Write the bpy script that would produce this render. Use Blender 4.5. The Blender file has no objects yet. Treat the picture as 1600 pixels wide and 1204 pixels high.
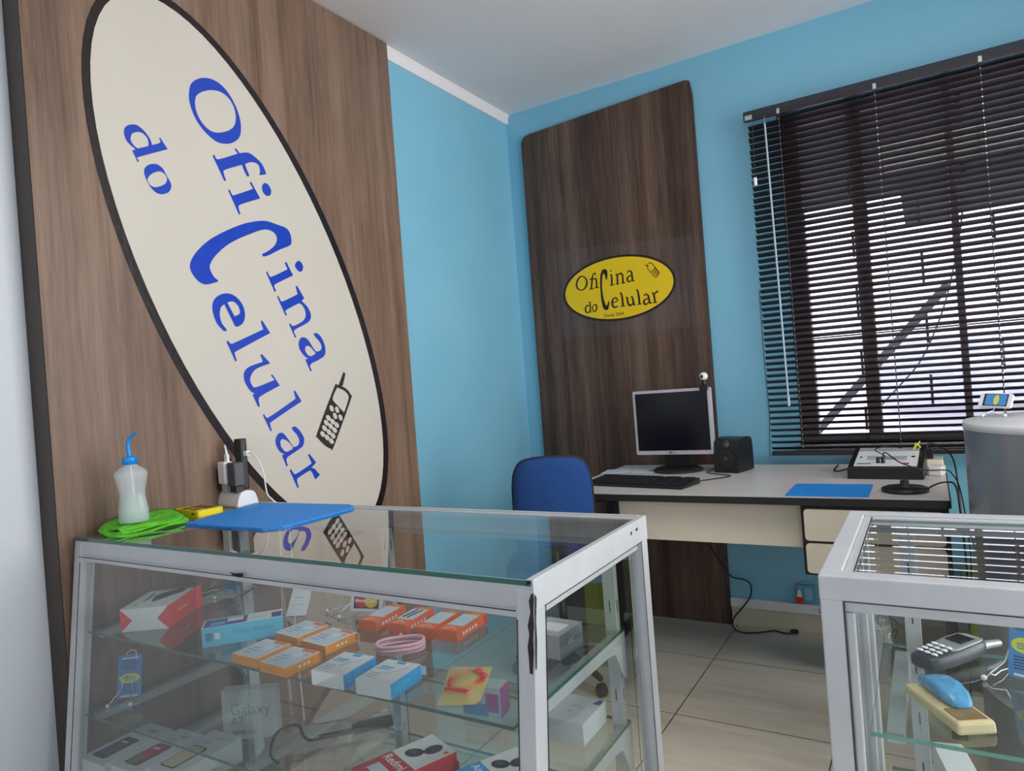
import bpy, math, random
from mathutils import Matrix, Vector
from mathutils.geometry import tessellate_polygon
random.seed(7)
SC = bpy.context.scene
COL = SC.collection
# ------------------------------------------------------------------ camera
YAW, PITCH, ROLL, FPX = -0.5446, 0.0001, -0.075, 1072.1
cd = bpy.data.cameras.new('camera'); cam = bpy.data.objects.new('camera', cd); COL.objects.link(cam)
fw = Vector((math.sin(YAW)*math.cos(PITCH), math.cos(YAW)*math.cos(PITCH), math.sin(PITCH)))
r0 = Vector((math.cos(YAW), -math.sin(YAW), 0)); u0 = r0.cross(fw)
rr = math.cos(ROLL)*r0 + math.sin(ROLL)*u0; uu = -math.sin(ROLL)*r0 + math.cos(ROLL)*u0
cam.matrix_world = Matrix(((rr.x, uu.x, -fw.x, 1.8372), (rr.y, uu.y, -fw.y, -3.1751), (rr.z, uu.z, -fw.z, 1.1626), (0, 0, 0, 1)))
cd.sensor_fit = 'HORIZONTAL'; cd.sensor_width = 36.0; cd.lens = FPX/1600*36.0; cd.clip_start = 0.02
SC.camera = cam
# ------------------------------------------------------------------ world and lights
W = bpy.data.worlds.new('sky'); SC.world = W; W.use_nodes = True
bg = W.node_tree.nodes['Background']; bg.inputs[0].default_value = (0.90, 0.90, 1.0, 1); bg.inputs[1].default_value = 5.4
def area(name, loc, rot, sx, sy, power, color=(1, 1, 1)):
    l = bpy.data.lights.new(name, 'AREA'); l.shape = 'RECTANGLE'; l.size = sx; l.size_y = sy; l.energy = power; l.color = color
    o = bpy.data.objects.new(name, l); COL.objects.link(o); o.location = loc; o.rotation_euler = rot; return o
area('shopfront_daylight', (1.9, -5.02, 1.25), (math.radians(90), 0, 0), 2.6, 2.1, 5, (1.0, 0.98, 0.96))
area('added_side_light', (3.42, -1.55, 1.4), (0, math.radians(90), 0), 2.1, 1.9, 47, (1.0, 0.97, 0.94)).data.spread = math.radians(125)  # added soft light from the right; the wall there has no opening
area('ceiling_fill_light', (2.1, -2.3, 2.56), (0, 0, 0), 0.9, 0.9, 14, (1.0, 0.95, 0.9))  # added fill to brighten floor and counter tops; no fixture hangs there
SC.view_settings.view_transform = 'Standard'; SC.view_settings.look = 'None'
SC.view_settings.exposure = 0.0; SC.view_settings.gamma = 1.0; SC.view_settings.use_curve_mapping = False
SC.cycles.transparent_max_bounces = 28; SC.cycles.max_bounces = 10; SC.cycles.diffuse_bounces = 5
SC.cycles.caustics_reflective = False; SC.cycles.caustics_refractive = False
# ------------------------------------------------------------------ materials
def lin(c):
    return tuple((v/255/12.92 if v/255 <= 0.04045 else ((v/255+0.055)/1.055)**2.4) for v in c)+(1,)
class NT:
    def __init__(s, name):
        s.m = bpy.data.materials.new(name); s.m.use_nodes = True; s.t = s.m.node_tree; s.n = s.t.nodes
        s.b = s.n['Principled BSDF']; s.out = s.n['Material Output']
    def node(s, t, **k):
        n = s.n.new(t)
        for a, v in k.items(): setattr(n, a, v)
        return n
    def l(s, a, b): s.t.links.new(a, b)
    def coord(s, scale=(1, 1, 1), loc=(0, 0, 0)):
        tc = s.node('ShaderNodeTexCoord'); mp = s.node('ShaderNodeMapping'); mp.inputs['Scale'].default_value = scale
        mp.inputs['Location'].default_value = loc
        s.l(tc.outputs['Object'], mp.inputs['Vector']); return mp.outputs[0]
    def noise(s, vec, scale, detail=3, rough=.5):
        n = s.node('ShaderNodeTexNoise'); n.inputs['Scale'].default_value = scale; n.inputs['Detail'].default_value = detail
        n.inputs['Roughness'].default_value = rough; s.l(vec, n.inputs['Vector']); return n.outputs['Fac']
    def ramp(s, fac, stops):
        r = s.node('ShaderNodeValToRGB'); e = r.color_ramp.elements
        while len(e) < len(stops): e.new(.5)
        for k, (p, c) in enumerate(stops): e[k].position = p; e[k].color = c
        s.l(fac, r.inputs[0]); return r.outputs[0]
    def bump(s, h, strength, dist=.002):
        b = s.node('ShaderNodeBump'); b.inputs['Strength'].default_value = strength; b.inputs['Distance'].default_value = dist
        s.l(h, b.inputs['Height']); s.l(b.outputs[0], s.b.inputs['Normal'])
def mat(name, c, rough=.5, metal=0, spec=.5, var=.06, vs=30, bump=0, bs=200, coat=0, alpha=1, trans=0, emit=None, scale=(1, 1, 1)):
    t = NT(name); b = t.b; col = lin(c)
    v = t.coord(scale)
    f = t.noise(v, vs, 4)
    t.l(t.ramp(f, [(.3, tuple(x*(1-var) for x in col[:3])+(1,)), (.7, tuple(min(1, x*(1+var)) for x in col[:3])+(1,))]), b.inputs['Base Color'])
    b.inputs['Roughness'].default_value = rough; b.inputs['Metallic'].default_value = metal; b.inputs['Specular IOR Level'].default_value = spec
    b.inputs['Coat Weight'].default_value = coat; b.inputs['Alpha'].default_value = alpha; b.inputs['Transmission Weight'].default_value = trans
    if bump: t.bump(t.noise(v, bs, 2), bump)
    if emit: b.inputs['Emission Color'].default_value = lin(c); b.inputs['Emission Strength'].default_value = emit
    return t.m
def wood(name, dark, mid, light, rough=.42):
    t = NT(name); v = t.coord((1, 1, .045)); v2 = t.coord((1, 1, .012)); v3 = t.coord((1, 1, .35))
    a = t.noise(v, 95, 8, .72); b_ = t.noise(v2, 14, 3, .5); c_ = t.noise(v3, 5, 3, .5)
    m = t.node('ShaderNodeMath', operation='ADD'); m1 = t.node('ShaderNodeMath', operation='MULTIPLY'); m1.inputs[1].default_value = .55
    t.l(b_, m1.inputs[0]); t.l(m1.outputs[0], m.inputs[0]); m2 = t.node('ShaderNodeMath', operation='MULTIPLY'); m2.inputs[1].default_value = .5
    t.l(a, m2.inputs[0]); t.l(m2.outputs[0], m.inputs[1])
    m3 = t.node('ShaderNodeMath', operation='MULTIPLY_ADD'); m3.inputs[1].default_value = .25; t.l(c_, m3.inputs[0]); t.l(m.outputs[0], m3.inputs[2])
    t.l(t.ramp(m3.outputs[0], [(.47, lin(dark)), (.62, lin(mid)), (.80, lin(light))]), t.b.inputs['Base Color'])
    t.b.inputs['Roughness'].default_value = rough; t.b.inputs['Specular IOR Level'].default_value = .4
    t.bump(a, .15, .001); return t.m
def glass(name, tint, refl=1.9, rough=.0, haze=0.0, hazec=(1, 1, 1, 1), wr=0, wrs=30):
    t = NT(name); n = t.n; n.remove(t.b)
    tr = t.node('ShaderNodeBsdfTransparent'); tr.inputs[0].default_value = tint+(1,)
    gl = t.node('ShaderNodeBsdfGlossy'); gl.inputs['Roughness'].default_value = rough
    fr = t.node('ShaderNodeFresnel'); fr.inputs[0].default_value = 1.5
    ge = t.node('ShaderNodeNewGeometry'); s1 = t.node('ShaderNodeMath', operation='SUBTRACT'); s1.inputs[0].default_value = 1; t.l(ge.outputs['Backfacing'], s1.inputs[1])
    mu = t.node('ShaderNodeMath', operation='MULTIPLY'); t.l(fr.outputs[0], mu.inputs[0]); t.l(s1.outputs[0], mu.inputs[1])
    m2 = t.node('ShaderNodeMath', operation='MULTIPLY', use_clamp=True); t.l(mu.outputs[0], m2.inputs[0]); m2.inputs[1].default_value = refl
    mx = t.node('ShaderNodeMixShader'); t.l(m2.outputs[0], mx.inputs[0]); t.l(gl.outputs[0], mx.inputs[2])
    src = tr.outputs[0]
    if haze:
        df = t.node('ShaderNodeBsdfDiffuse'); df.inputs[0].default_value = hazec; m3 = t.node('ShaderNodeMixShader'); m3.inputs[0].default_value = haze
        t.l(tr.outputs[0], m3.inputs[1]); t.l(df.outputs[0], m3.inputs[2]); src = m3.outputs[0]
    t.l(src, mx.inputs[1]); t.l(mx.outputs[0], t.out.inputs['Surface'])
    if wr:
        b = t.node('ShaderNodeBump'); b.inputs['Strength'].default_value = wr; b.inputs['Distance'].default_value = .01
        t.l(t.noise(t.coord(), wrs, 3), b.inputs['Height']); t.l(b.outputs[0], gl.inputs['Normal']); t.l(b.outputs[0], fr.inputs['Normal'])
    return t.m
M = {}
M['blue_wall'] = mat('blue_wall_paint', (126, 186, 211), .34, var=.025, vs=3, bump=.12, bs=160)
M['white_wall'] = mat('white_wall_paint', (200, 205, 212), .55, var=.02, vs=3, bump=.1, bs=160)
M['ceiling'] = mat('ceiling_paint', (228, 224, 226), .8, var=.02, vs=2)
M['crown'] = mat('crown_paint', (232, 226, 228), .6, var=.02, vs=6)
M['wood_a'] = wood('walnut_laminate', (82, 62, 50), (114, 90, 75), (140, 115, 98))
M['wood_b'] = wood('shaded_walnut_laminate', (40, 28, 23), (76, 56, 46), (112, 88, 74))  # darker copy of the walnut: back wall shade put into the colour
M['wood_edge'] = mat('dark_laminate_edge', (52, 38, 30), .5, var=.2, vs=20, scale=(1, 1, .1))
M['baseboard'] = mat('white_cable_duct', (226, 224, 228), .5, var=.03)
M['cream_vinyl'] = mat('cream_vinyl', (202, 195, 184), .22, var=.015, vs=4, bump=.25, bs=5, spec=.5)
M['black_vinyl'] = mat('black_vinyl_border', (34, 24, 26), .25, var=.3, vs=30, bump=.3, bs=50)
M['blue_print'] = mat('blue_lettering', (28, 64, 178), .25, var=.05)
M['grey_print'] = mat('dark_grey_print', (44, 38, 36), .4)
M['yellow_vinyl'] = mat('yellow_vinyl', (232, 194, 8), .35, var=.02)
M['black_ink'] = mat('black_ink', (24, 17, 14), .4)
M['clear_sheet'] = glass('clear_sticker_film', (.985, .985, .985), .25, .12, .012, (.8, .78, .85, 1))
M['alu'] = mat('white_painted_metal', (192, 194, 198), .36, metal=.12, spec=.6, var=.05, vs=14)
M['alu2'] = mat('pale_grey_metal', (190, 198, 204), .36, metal=.15, spec=.6, var=.06, vs=14)
M['gasket'] = mat('dark_gasket', (40, 42, 44), .6)
M['rust'] = mat('chipped_dark_rust', (40, 30, 34), .8, var=.6, vs=60, bump=.6)
M['pane'] = glass('showcase_glass', (.965, .985, .975), 1.7, .0, .0)
M['pane_front'] = glass('hazed_front_glass', (.90, .92, .91), 1.7, .0, .03, (.62, .66, .68, 1))  # grey tint and diffuse haze stand in for reflections of the room
M['shelf'] = glass('shelf_glass', (.925, .96, .95), 1.8)
M['glass_edge'] = mat('green_glass_edge', (46, 96, 84), .12, var=.15, vs=10, spec=.8)
M['glass_edge_light'] = mat('pale_green_glass_edge', (104, 164, 150), .12, var=.1, vs=10, spec=.8)
M['win_glass'] = glass('window_glass', (.97, .98, 1.0), 1.2)
M['win_frame'] = mat('brown_window_aluminium', (84, 70, 70), .45, metal=.2)
M['slat'] = mat('black_brown_slat', (38, 28, 31), .32, metal=.1, spec=.6, var=.1)
M['headrail'] = mat('navy_black_rail', (36, 40, 54), .5)
M['cord_b'] = mat('brown_cord', (70, 58, 56), .8)
M['clear_wand'] = mat('clear_wand_plastic', (190, 205, 215), .2, alpha=.75)
M['white'] = mat('white_plastic', (232, 232, 232), .4, var=.02)
M['white_card'] = mat('white_card', (226, 228, 232), .5, var=.02)
M['black'] = mat('black_plastic', (22, 22, 25), .4, var=.15)
M['black_soft'] = mat('matt_black_plastic', (30, 29, 32), .65, var=.1)
M['screen'] = mat('dark_screen', (16, 16, 22), .18, var=.05, spec=.5)
M['silver'] = mat('silver_plastic', (196, 192, 200), .35, metal=.25)
M['cream_lam'] = mat('cream_laminate', (230, 219, 198), .4, var=.03, vs=8)
M['desk_top'] = mat('ivory_desk_laminate', (214, 206, 200), .35, var=.02, vs=8)
M['fabric'] = mat('blue_woven_fabric', (22, 66, 128), .9, var=.28, vs=260, bump=.5, bs=500)
M['mat_blue'] = mat('blue_work_mat', (34, 140, 228), .6, var=.12, vs=140, bump=.3, bs=300)
M['green_cloth'] = mat('green_microfibre', (96, 190, 44), .95, var=.2, vs=90, bump=.6, bs=350)
M['yellow_case'] = mat('yellow_plastic', (240, 214, 20), .4)
M['dark_window'] = mat('dark_olive_display', (70, 64, 24), .25)
M['bottle'] = mat('milky_translucent_plastic', (226, 236, 240), .3, alpha=.36, var=.02)
M['liquid'] = mat('cloudy_pale_green_liquid', (196, 228, 208), .3, alpha=.42, var=.02)
M['cap_blue'] = mat('blue_cap_plastic', (16, 138, 214), .35)
M['orange'] = mat('orange_card', (240, 150, 20), .5)
M['red_orange'] = mat('red_orange_card', (240, 108, 40), .5)
M['label_grey'] = mat('pale_print_grey', (168, 176, 184), .5)
M['label_dark'] = mat('dark_print', (70, 74, 80), .5)
M['label_white'] = mat('white_print', (240, 240, 244), .5)
M['card_label'] = mat('pale_blue_label', (206, 222, 236), .5, var=.05, vs=60)
M['cyan'] = mat('bright_blue_card', (10, 160, 226), .45)
M['light_cyan'] = mat('light_blue_card', (86, 190, 226), .5)
M['purple'] = mat('indigo_print', (74, 74, 160), .5)
M['red'] = mat('red_card', (226, 58, 50), .5)
M['deep_red'] = mat('deep_red_card', (196, 30, 44), .45)
M['pink'] = mat('pink_braided_cable', (228, 178, 192), .7, var=.1, vs=200)
M['red_cable'] = mat('red_cable_plastic', (206, 44, 50), .35)
M['yellow_bag'] = mat('yellow_translucent_bag', (232, 210, 110), .3, alpha=.42, var=.15, vs=40)
M['clear_bag'] = glass('clear_crinkled_plastic', (.93, .94, .95), 2.2, .08, .09, (.9, .92, .95, 1), .9, 42)
M['mc_red'] = mat('logo_red', (206, 30, 40), .4)
M['mc_yellow'] = mat('logo_yellow', (240, 190, 40), .4)
M['navy'] = mat('navy_print', (26, 40, 90), .5)
M['tag_blue'] = mat('tag_blue_card', (74, 140, 200), .5)
M['tag_yellow'] = mat('tag_yellow_print', (220, 220, 70), .5)
M['wire'] = mat('chrome_wire', (200, 204, 208), .2, metal=.9)
M['white_cable'] = mat('white_cable', (226, 226, 226), .5)
M['green_thing'] = mat('green_plastic', (60, 150, 90), .5)
M['phone_grey'] = mat('phone_silver_grey', (156, 162, 168), .35, metal=.3)
M['phone_navy'] = mat('phone_dark_navy', (44, 54, 70), .38)
M['beige'] = mat('aged_beige_plastic', (222, 204, 160), .45)
M['brown_lcd'] = mat('brown_display', (140, 110, 72), .3, var=.2, vs=60)
M['trans_blue'] = mat('translucent_blue_shell', (90, 170, 220), .15, alpha=.78, var=.25, vs=70)
M['steel'] = mat('grey_curved_steel', (150, 155, 160), .32, metal=.55, var=.08, vs=4)
M['red_tool'] = mat('red_plug', (196, 40, 36), .4)
M['socket_blue'] = mat('painted_socket_blue', (90, 160, 190), .4)
M['granite'] = mat('speckled_granite', (120, 118, 120), .3, var=.7, vs=220)
M['building'] = mat('pale_stucco', (236, 230, 236), .9, var=.04, vs=2)
M['building_roof'] = mat('grey_fibre_roof', (192, 190, 206), .9, var=.12, vs=12)
M['steel_rail'] = mat('grey_iron_rail', (92, 82, 84), .7)
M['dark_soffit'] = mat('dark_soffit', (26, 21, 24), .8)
M['lime'] = mat('lime_green_plastic', (176, 206, 30), .2, var=.1, vs=6)
M['purple_label'] = mat('purple_label', (92, 78, 150), .4)
M['magenta'] = mat('magenta_print', (196, 80, 170), .4)
M['bin'] = mat('grey_bin', (170, 172, 174), .5)
M['dark_grey'] = mat('dark_grey_steel', (72, 74, 78), .5)
M['ground'] = mat('pavement', (150, 148, 146), .9, var=.1)
def floor_mat():
    t = NT('beige_wood_look_tile'); v = t.coord((1, 1, 1)); 
    tc = t.node('ShaderNodeTexCoord'); mp = t.node('ShaderNodeMapping'); mp.inputs['Location'].default_value = (-.3+5, .4+10, 0); t.l(tc.outputs['Object'], mp.inputs[0])
    br = t.node('ShaderNodeTexBrick'); br.offset = 0; br.squash = 1; br.inputs['Scale'].default_value = 1; br.inputs['Brick Width'].default_value = .5
    br.inputs['Row Height'].default_value = .5; br.inputs['Mortar Size'].default_value = .0022; br.inputs['Mortar Smooth'].default_value = .1; br.inputs['Bias'].default_value = 0
    br.inputs['Color1'].default_value = (.0, .0, .0, 1); br.inputs['Color2'].default_value = (1, 1, 1, 1); br.inputs['Mortar'].default_value = (.5, .5, .5, 1); t.l(mp.outputs[0], br.inputs['Vector'])
    g = t.noise(t.coord((.12, 1, 1)), 26, 6, .6); g2 = t.noise(t.coord((.25, 1, 1)), 5, 3)
    ad = t.node('ShaderNodeMath', operation='MULTIPLY_ADD'); ad.inputs[1].default_value = .5; t.l(g2, ad.inputs[0])
    h = t.node('ShaderNodeMath', operation='MULTIPLY'); h.inputs[1].default_value = .5; t.l(g, h.inputs[0]); t.l(h.outputs[0], ad.inputs[2])
    c = t.ramp(ad.outputs[0], [(.35, lin((196, 186, 168))), (.52, lin((214, 204, 186))), (.68, lin((224, 216, 199)))])
    mx = t.node('ShaderNodeMixRGB'); t.l(br.outputs['Fac'], mx.inputs[0]); t.l(c, mx.inputs[1]); mx.inputs[2].default_value = lin((92, 82, 72))
    t.l(mx.outputs[0], t.b.inputs['Base Color']); t.b.inputs['Roughness'].default_value = .28; t.b.inputs['Specular IOR Level'].default_value = .4; return t.m
M['floor'] = floor_mat()
M['tile_skirt'] = mat('beige_tile_skirting', (206, 196, 172), .3, var=.06, vs=20, scale=(.15, 1, 1))
# ------------------------------------------------------------------ mesh builder
I4 = Matrix.Identity(4)
def T(x, y, z): return Matrix.Translation((x, y, z))
def RZ(d): return Matrix.Rotation(math.radians(d), 4, 'Z')
def RX(d): return Matrix.Rotation(math.radians(d), 4, 'X')
def RY(d): return Matrix.Rotation(math.radians(d), 4, 'Y')
def wm(o):
    m = I4.copy()
    while o is not None: m = o.matrix_basis @ m; o = o.parent
    return m
def smooth_poly(P, n=5, closed=True):
    out = []; N = len(P)
    for i in range(N if closed else N-1):
        a = P[i]; b = P[(i+1) % N]
        ca = len(a) > 2 and a[2]; cb = len(b) > 2 and b[2]
        p0 = P[(i-1) % N] if not (ca or (not closed and i == 0)) else a
        p3 = P[(i+2) % N] if not (cb or (not closed and i == N-2)) else b
        if ca and cb: out.append((a[0], a[1])); continue
        for k in range(n):
            t = k/n; q = []
            for d in (0, 1):
                m0 = (b[d]-p0[d])*.5; m1 = (p3[d]-a[d])*.5
                q.append((2*t**3-3*t*t+1)*a[d]+(t**3-2*t*t+t)*m0+(-2*t**3+3*t*t)*b[d]+(t**3-t*t)*m1)
            out.append(tuple(q))
    if not closed: out.append((P[-1][0], P[-1][1]))
    return out
def smooth3(P, n=6):
    out = []; N = len(P)
    for i in range(N-1):
        a, b = P[i], P[i+1]; p0 = P[max(i-1, 0)]; p3 = P[min(i+2, N-1)]
        for k in range(n):
            t = k/n
            out.append(tuple((2*t**3-3*t*t+1)*a[d]+(t**3-2*t*t+t)*(b[d]-p0[d])*.5+(-2*t**3+3*t*t)*b[d]+(t**3-t*t)*(p3[d]-a[d])*.5 for d in range(3)))
    out.append(tuple(P[-1])); return out
class MB:
    def __init__(s, M_=None): s.v = []; s.f = []; s.mi = []; s.sm = []; s.mats = []; s.M = M_ or I4
    def mid(s, m):
        if m not in s.mats: s.mats.append(m)
        return s.mats.index(m)
    def add(s, vs, fs, m, smooth=False):
        b = len(s.v); s.v += [s.M @ Vector(v) for v in vs]
        k = s.mid(m) if not isinstance(m, list) else None
        if s.M.determinant() < 0: fs = [f[::-1] for f in fs]
        for i, f in enumerate(fs):
            s.f.append([b+x for x in f]); s.mi.append(k if k is not None else s.mid(m[i])); s.sm.append(smooth)
        return s
    def box(s, x0, y0, z0, x1, y1, z1, m):
        vs = [(x0, y0, z0), (x1, y0, z0), (x1, y1, z0), (x0, y1, z0), (x0, y0, z1), (x1, y0, z1), (x1, y1, z1), (x0, y1, z1)]
        # faces: bottom, top, front(-y), right(+x), back(+y), left(-x)
        return s.add(vs, [[3, 2, 1, 0], [4, 5, 6, 7], [0, 1, 5, 4], [1, 2, 6, 5], [2, 3, 7, 6], [3, 0, 4, 7]], m)
    def beam(s, p, q, w, h, m):
        # skewed post: rectangle w(x) by h(y) swept from p to q
        vs = []
        for c in (p, q):
            vs += [(c[0]-w/2, c[1]-h/2, c[2]), (c[0]+w/2, c[1]-h/2, c[2]), (c[0]+w/2, c[1]+h/2, c[2]), (c[0]-w/2, c[1]+h/2, c[2])]
        return s.add(vs, [[3, 2, 1, 0], [4, 5, 6, 7], [0, 1, 5, 4], [1, 2, 6, 5], [2, 3, 7, 6], [3, 0, 4, 7]], m)
    def prism(s, poly, z0, z1, m, mside=None, smooth=False):
        n = len(poly); vs = [(x, y, z0) for x, y in poly]+[(x, y, z1) for x, y in poly]
        ar = sum(poly[i][0]*poly[(i+1) % n][1]-poly[(i+1) % n][0]*poly[i][1] for i in range(n))
        idx = list(range(n)) if ar > 0 else list(range(n))[::-1]
        s.add(vs, [idx[::-1], [n+i for i in idx]], m)
        fs = []
        for k in range(n):
            a, b = idx[k], idx[(k+1) % n]; fs.append([a, b, n+b, n+a])
        return s.add(vs, fs, mside or m, smooth)
    def lathe(s, prof, m, seg=28, sx=1, sy=1, cap=True, smooth=True):
        vs = []; n = len(prof)
        for r, z in prof:
            for k in range(seg): a = 2*math.pi*k/seg; vs.append((r*math.cos(a)*sx, r*math.sin(a)*sy, z))
        fs = [[i*seg+k, i*seg+(k+1) % seg, (i+1)*seg+(k+1) % seg, (i+1)*seg+k] for i in range(n-1) for k in range(seg)]
        s.add(vs, fs, m, smooth)
        if cap:
            s.add(vs, [[k for k in range(seg)][::-1], [(n-1)*seg+k for k in range(seg)]], m)
        return s
    def tube(s, P, r, m, seg=8, close=False):
        P = [Vector(p) for p in P]; n = len(P); vs = []; rs = r if isinstance(r, (list, tuple)) else [r]*n
        up = Vector((0, 0, 1)); prev = None
        for i, p in enumerate(P):
            d = (P[min(i+1, n-1)]-P[max(i-1, 0)]); d = d.normalized() if d.length > 1e-9 else Vector((1, 0, 0))
            if prev is None:
                a = d.cross(up) if abs(d.z) < .95 else d.cross(Vector((1, 0, 0)))
            else: a = prev-d*prev.dot(d)
            a.normalize(); prev = a; b = d.cross(a)
            for k in range(seg): t = 2*math.pi*k/seg; vs.append(p+(a*math.cos(t)+b*math.sin(t))*rs[i])
        fs = [[i*seg+k, i*seg+(k+1) % seg, (i+1)*seg+(k+1) % seg, (i+1)*seg+k] for i in range(n-1) for k in range(seg)]
        s.add(vs, fs, m, True); s.add(vs, [[k for k in range(seg)][::-1], [(n-1)*seg+k for k in range(seg)]], m); return s
    def ball(s, c, r, m, sx=1, sy=1, sz=1, seg=16):
        old = s.M; s.M = s.M @ T(*c) @ Matrix.Diagonal((sx, sy, sz, 1))
        pr = [(max(r*math.sin(math.pi*i/10), 1e-5), -r*math.cos(math.pi*i/10)) for i in range(11)]; s.lathe(pr, m, seg, cap=False); s.M = old; return s
    def flat(s, loops, fn, m):
        # filled polygon with holes; fn maps 2D to 3D
        L = [[Vector((x, y, 0)) for x, y in l] for l in loops]
        tri = tessellate_polygon(L); vs = [fn(p.x, p.y) for l in L for p in l]
        return s.add(vs, [list(t) for t in tri], m)
    def strip(s, pts, fn, m, n=5):
        P = smooth3(pts, n) if len(pts) > 2 else [tuple(p) for p in pts]; vs = []
        for i, (x, y, w) in enumerate(P):
            a = P[max(i-1, 0)]; b = P[min(i+1, len(P)-1)]; dx, dy = b[0]-a[0], b[1]-a[1]; l = math.hypot(dx, dy) or 1
            nx, ny = -dy/l*w/2, dx/l*w/2; vs += [fn(x+nx, y+ny), fn(x-nx, y-ny)]
        return s.add(vs, [[2*i, 2*i+1, 2*i+3, 2*i+2] for i in range(len(P)-1)], m)
    def text(s, body, size, Mt, m, align='LEFT', bold=0, sx=1):
        # letters lie in the local XY plane of Mt
        cu = bpy.data.curves.new('t', 'FONT'); cu.body = body; cu.size = size; cu.align_x = align; cu.offset = bold; cu.resolution_u = 3
        o = bpy.data.objects.new('t', cu); COL.objects.link(o); dg = bpy.context.evaluated_depsgraph_get(); dg.update()
        me = bpy.data.meshes.new_from_object(o.evaluated_get(dg)); old = s.M; s.M = s.M @ Mt @ Matrix.Diagonal((sx, 1, 1, 1))
        s.add([v.co.copy() for v in me.vertices], [list(p.vertices) for p in me.polygons], m); s.M = old
        bpy.data.objects.remove(o); bpy.data.curves.remove(cu); bpy.data.meshes.remove(me); return s
    def build(s, name, parent=None, bevel=0, sub=0, seg=2):
        me = bpy.data.meshes.new(name); o = bpy.data.objects.new(name, me)
        if parent is None:
            xs = [v.x for v in s.v]; ys = [v.y for v in s.v]; zs = [v.z for v in s.v]
            o.location = ((min(xs)+max(xs))/2, (min(ys)+max(ys))/2, min(zs)); inv = T(*[-c for c in o.location])
        else: o.parent = parent; inv = wm(parent).inverted()
        me.from_pydata([inv @ v for v in s.v], [], s.f)
        for m in s.mats: me.materials.append(m if not isinstance(m, str) else M[m])
        for p, k, q in zip(me.polygons, s.mi, s.sm): p.material_index = k; p.use_smooth = q
        COL.objects.link(o)
        if bevel:
            b = o.modifiers.new('bevel', 'BEVEL'); b.width = bevel; b.segments = seg; b.limit_method = 'ANGLE'; b.angle_limit = math.radians(40); b.harden_normals = False
        if sub: q = o.modifiers.new('subsurf', 'SUBSURF'); q.levels = sub; q.render_levels = sub
        return o
def tag(o, label, cat, group=None):
    o['label'] = label; o['category'] = cat
    if group: o['group'] = group
    return o
def thing(name, label, cat, loc, rz=0, group=None):
    o = bpy.data.objects.new(name, None); o.empty_display_size = .05; COL.objects.link(o); o.location = loc; o.rotation_euler = (0, 0, math.radians(rz))
    return tag(o, label, cat, group)
def struct(name, mb, bevel=0):
    o = mb.build(name, None, bevel); o['kind'] = 'structure'; return o
def ell(cx, cy, a, b, ax=(1, 0), n=72):
    out = []
    for k in range(n):
        t = 2*math.pi*k/n; u, v = a*math.cos(t), b*math.sin(t); out.append((cx+u*ax[0]-v*ax[1], cy+u*ax[1]+v*ax[0]))
    return out
# ------------------------------------------------------------------ room shell
H = 2.6
def wall_hole(name, x0, x1, z0, z1, hx0, hx1, hz0, hz1, y0, y1, m):
    b = MB()
    b.box(x0, y0, z0, hx0, y1, z1, m); b.box(hx1, y0, z0, x1, y1, z1, m); b.box(hx0, y0, z0, hx1, y1, hz0, m); b.box(hx0, y0, hz1, hx1, y1, z1, m)
    return struct(name, b)
WX0, WX1, WZ0, WZ1 = 1.345, 2.78, .815, 2.25
wall_hole('wall_back', -.15, 3.6, 0, H, WX0, WX1, WZ0, WZ1, 0, .16, M['blue_wall'])
struct('wall_left', MB().box(-.15, -2.335, 0, 0, 0, H, M['blue_wall']))
struct('wall_entrance', MB().box(-.19, -5.2, 0, -.04, -2.335, H, M['white_wall']))
struct('wall_right', MB().box(3.45, -5.2, 0, 3.6, 0, H, M['blue_wall']))
wall_hole('wall_front', -.15, 3.6, 0, H, 2.3, 3.3, .02, 2.2, -5.2, -5.05, M['white_wall'])
struct('floor', MB().box(-.15, -5.2, -.1, 3.6, .16, 0, M['floor']))
struct('ceiling', MB().box(-.15, -5.2, H, 3.6, .16, H+.12, M['ceiling']))
b = MB(); prof = [(0, 2.552), (.008, 2.552), (.012, 2.562), (.014, 2.585), (.022, 2.6), (0, 2.6)]
b.M = Matrix(((1, 0, 0, 0), (0, 0, 1, 0), (0, 1, 0, 0), (0, 0, 0, 1))); b.prism(prof, -5.04, -.001, M['crown']); struct('trim_1', b)
struct('baseboard_back', MB().box(1.003, -.012, 0, 3.45, 0, .083, M['tile_skirt']), .002)
b = MB(); b.box(1.003, -.02, .0835, 3.45, 0, .124, M['baseboard'])
for k in range(2): b.box(1.375, -.0206, .095+.011*k, 1.38, -.0199, .1+.011*k, M['black'])
struct('trim_2', b, .0015)
struct('ground', MB().box(-8, -14, -.3, 12, 9, -.12, M['ground']))
o = bpy.data.objects['ground']; o.name = 'pavement'; tag(o, 'grey pavement outside the shop', 'pavement')
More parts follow.
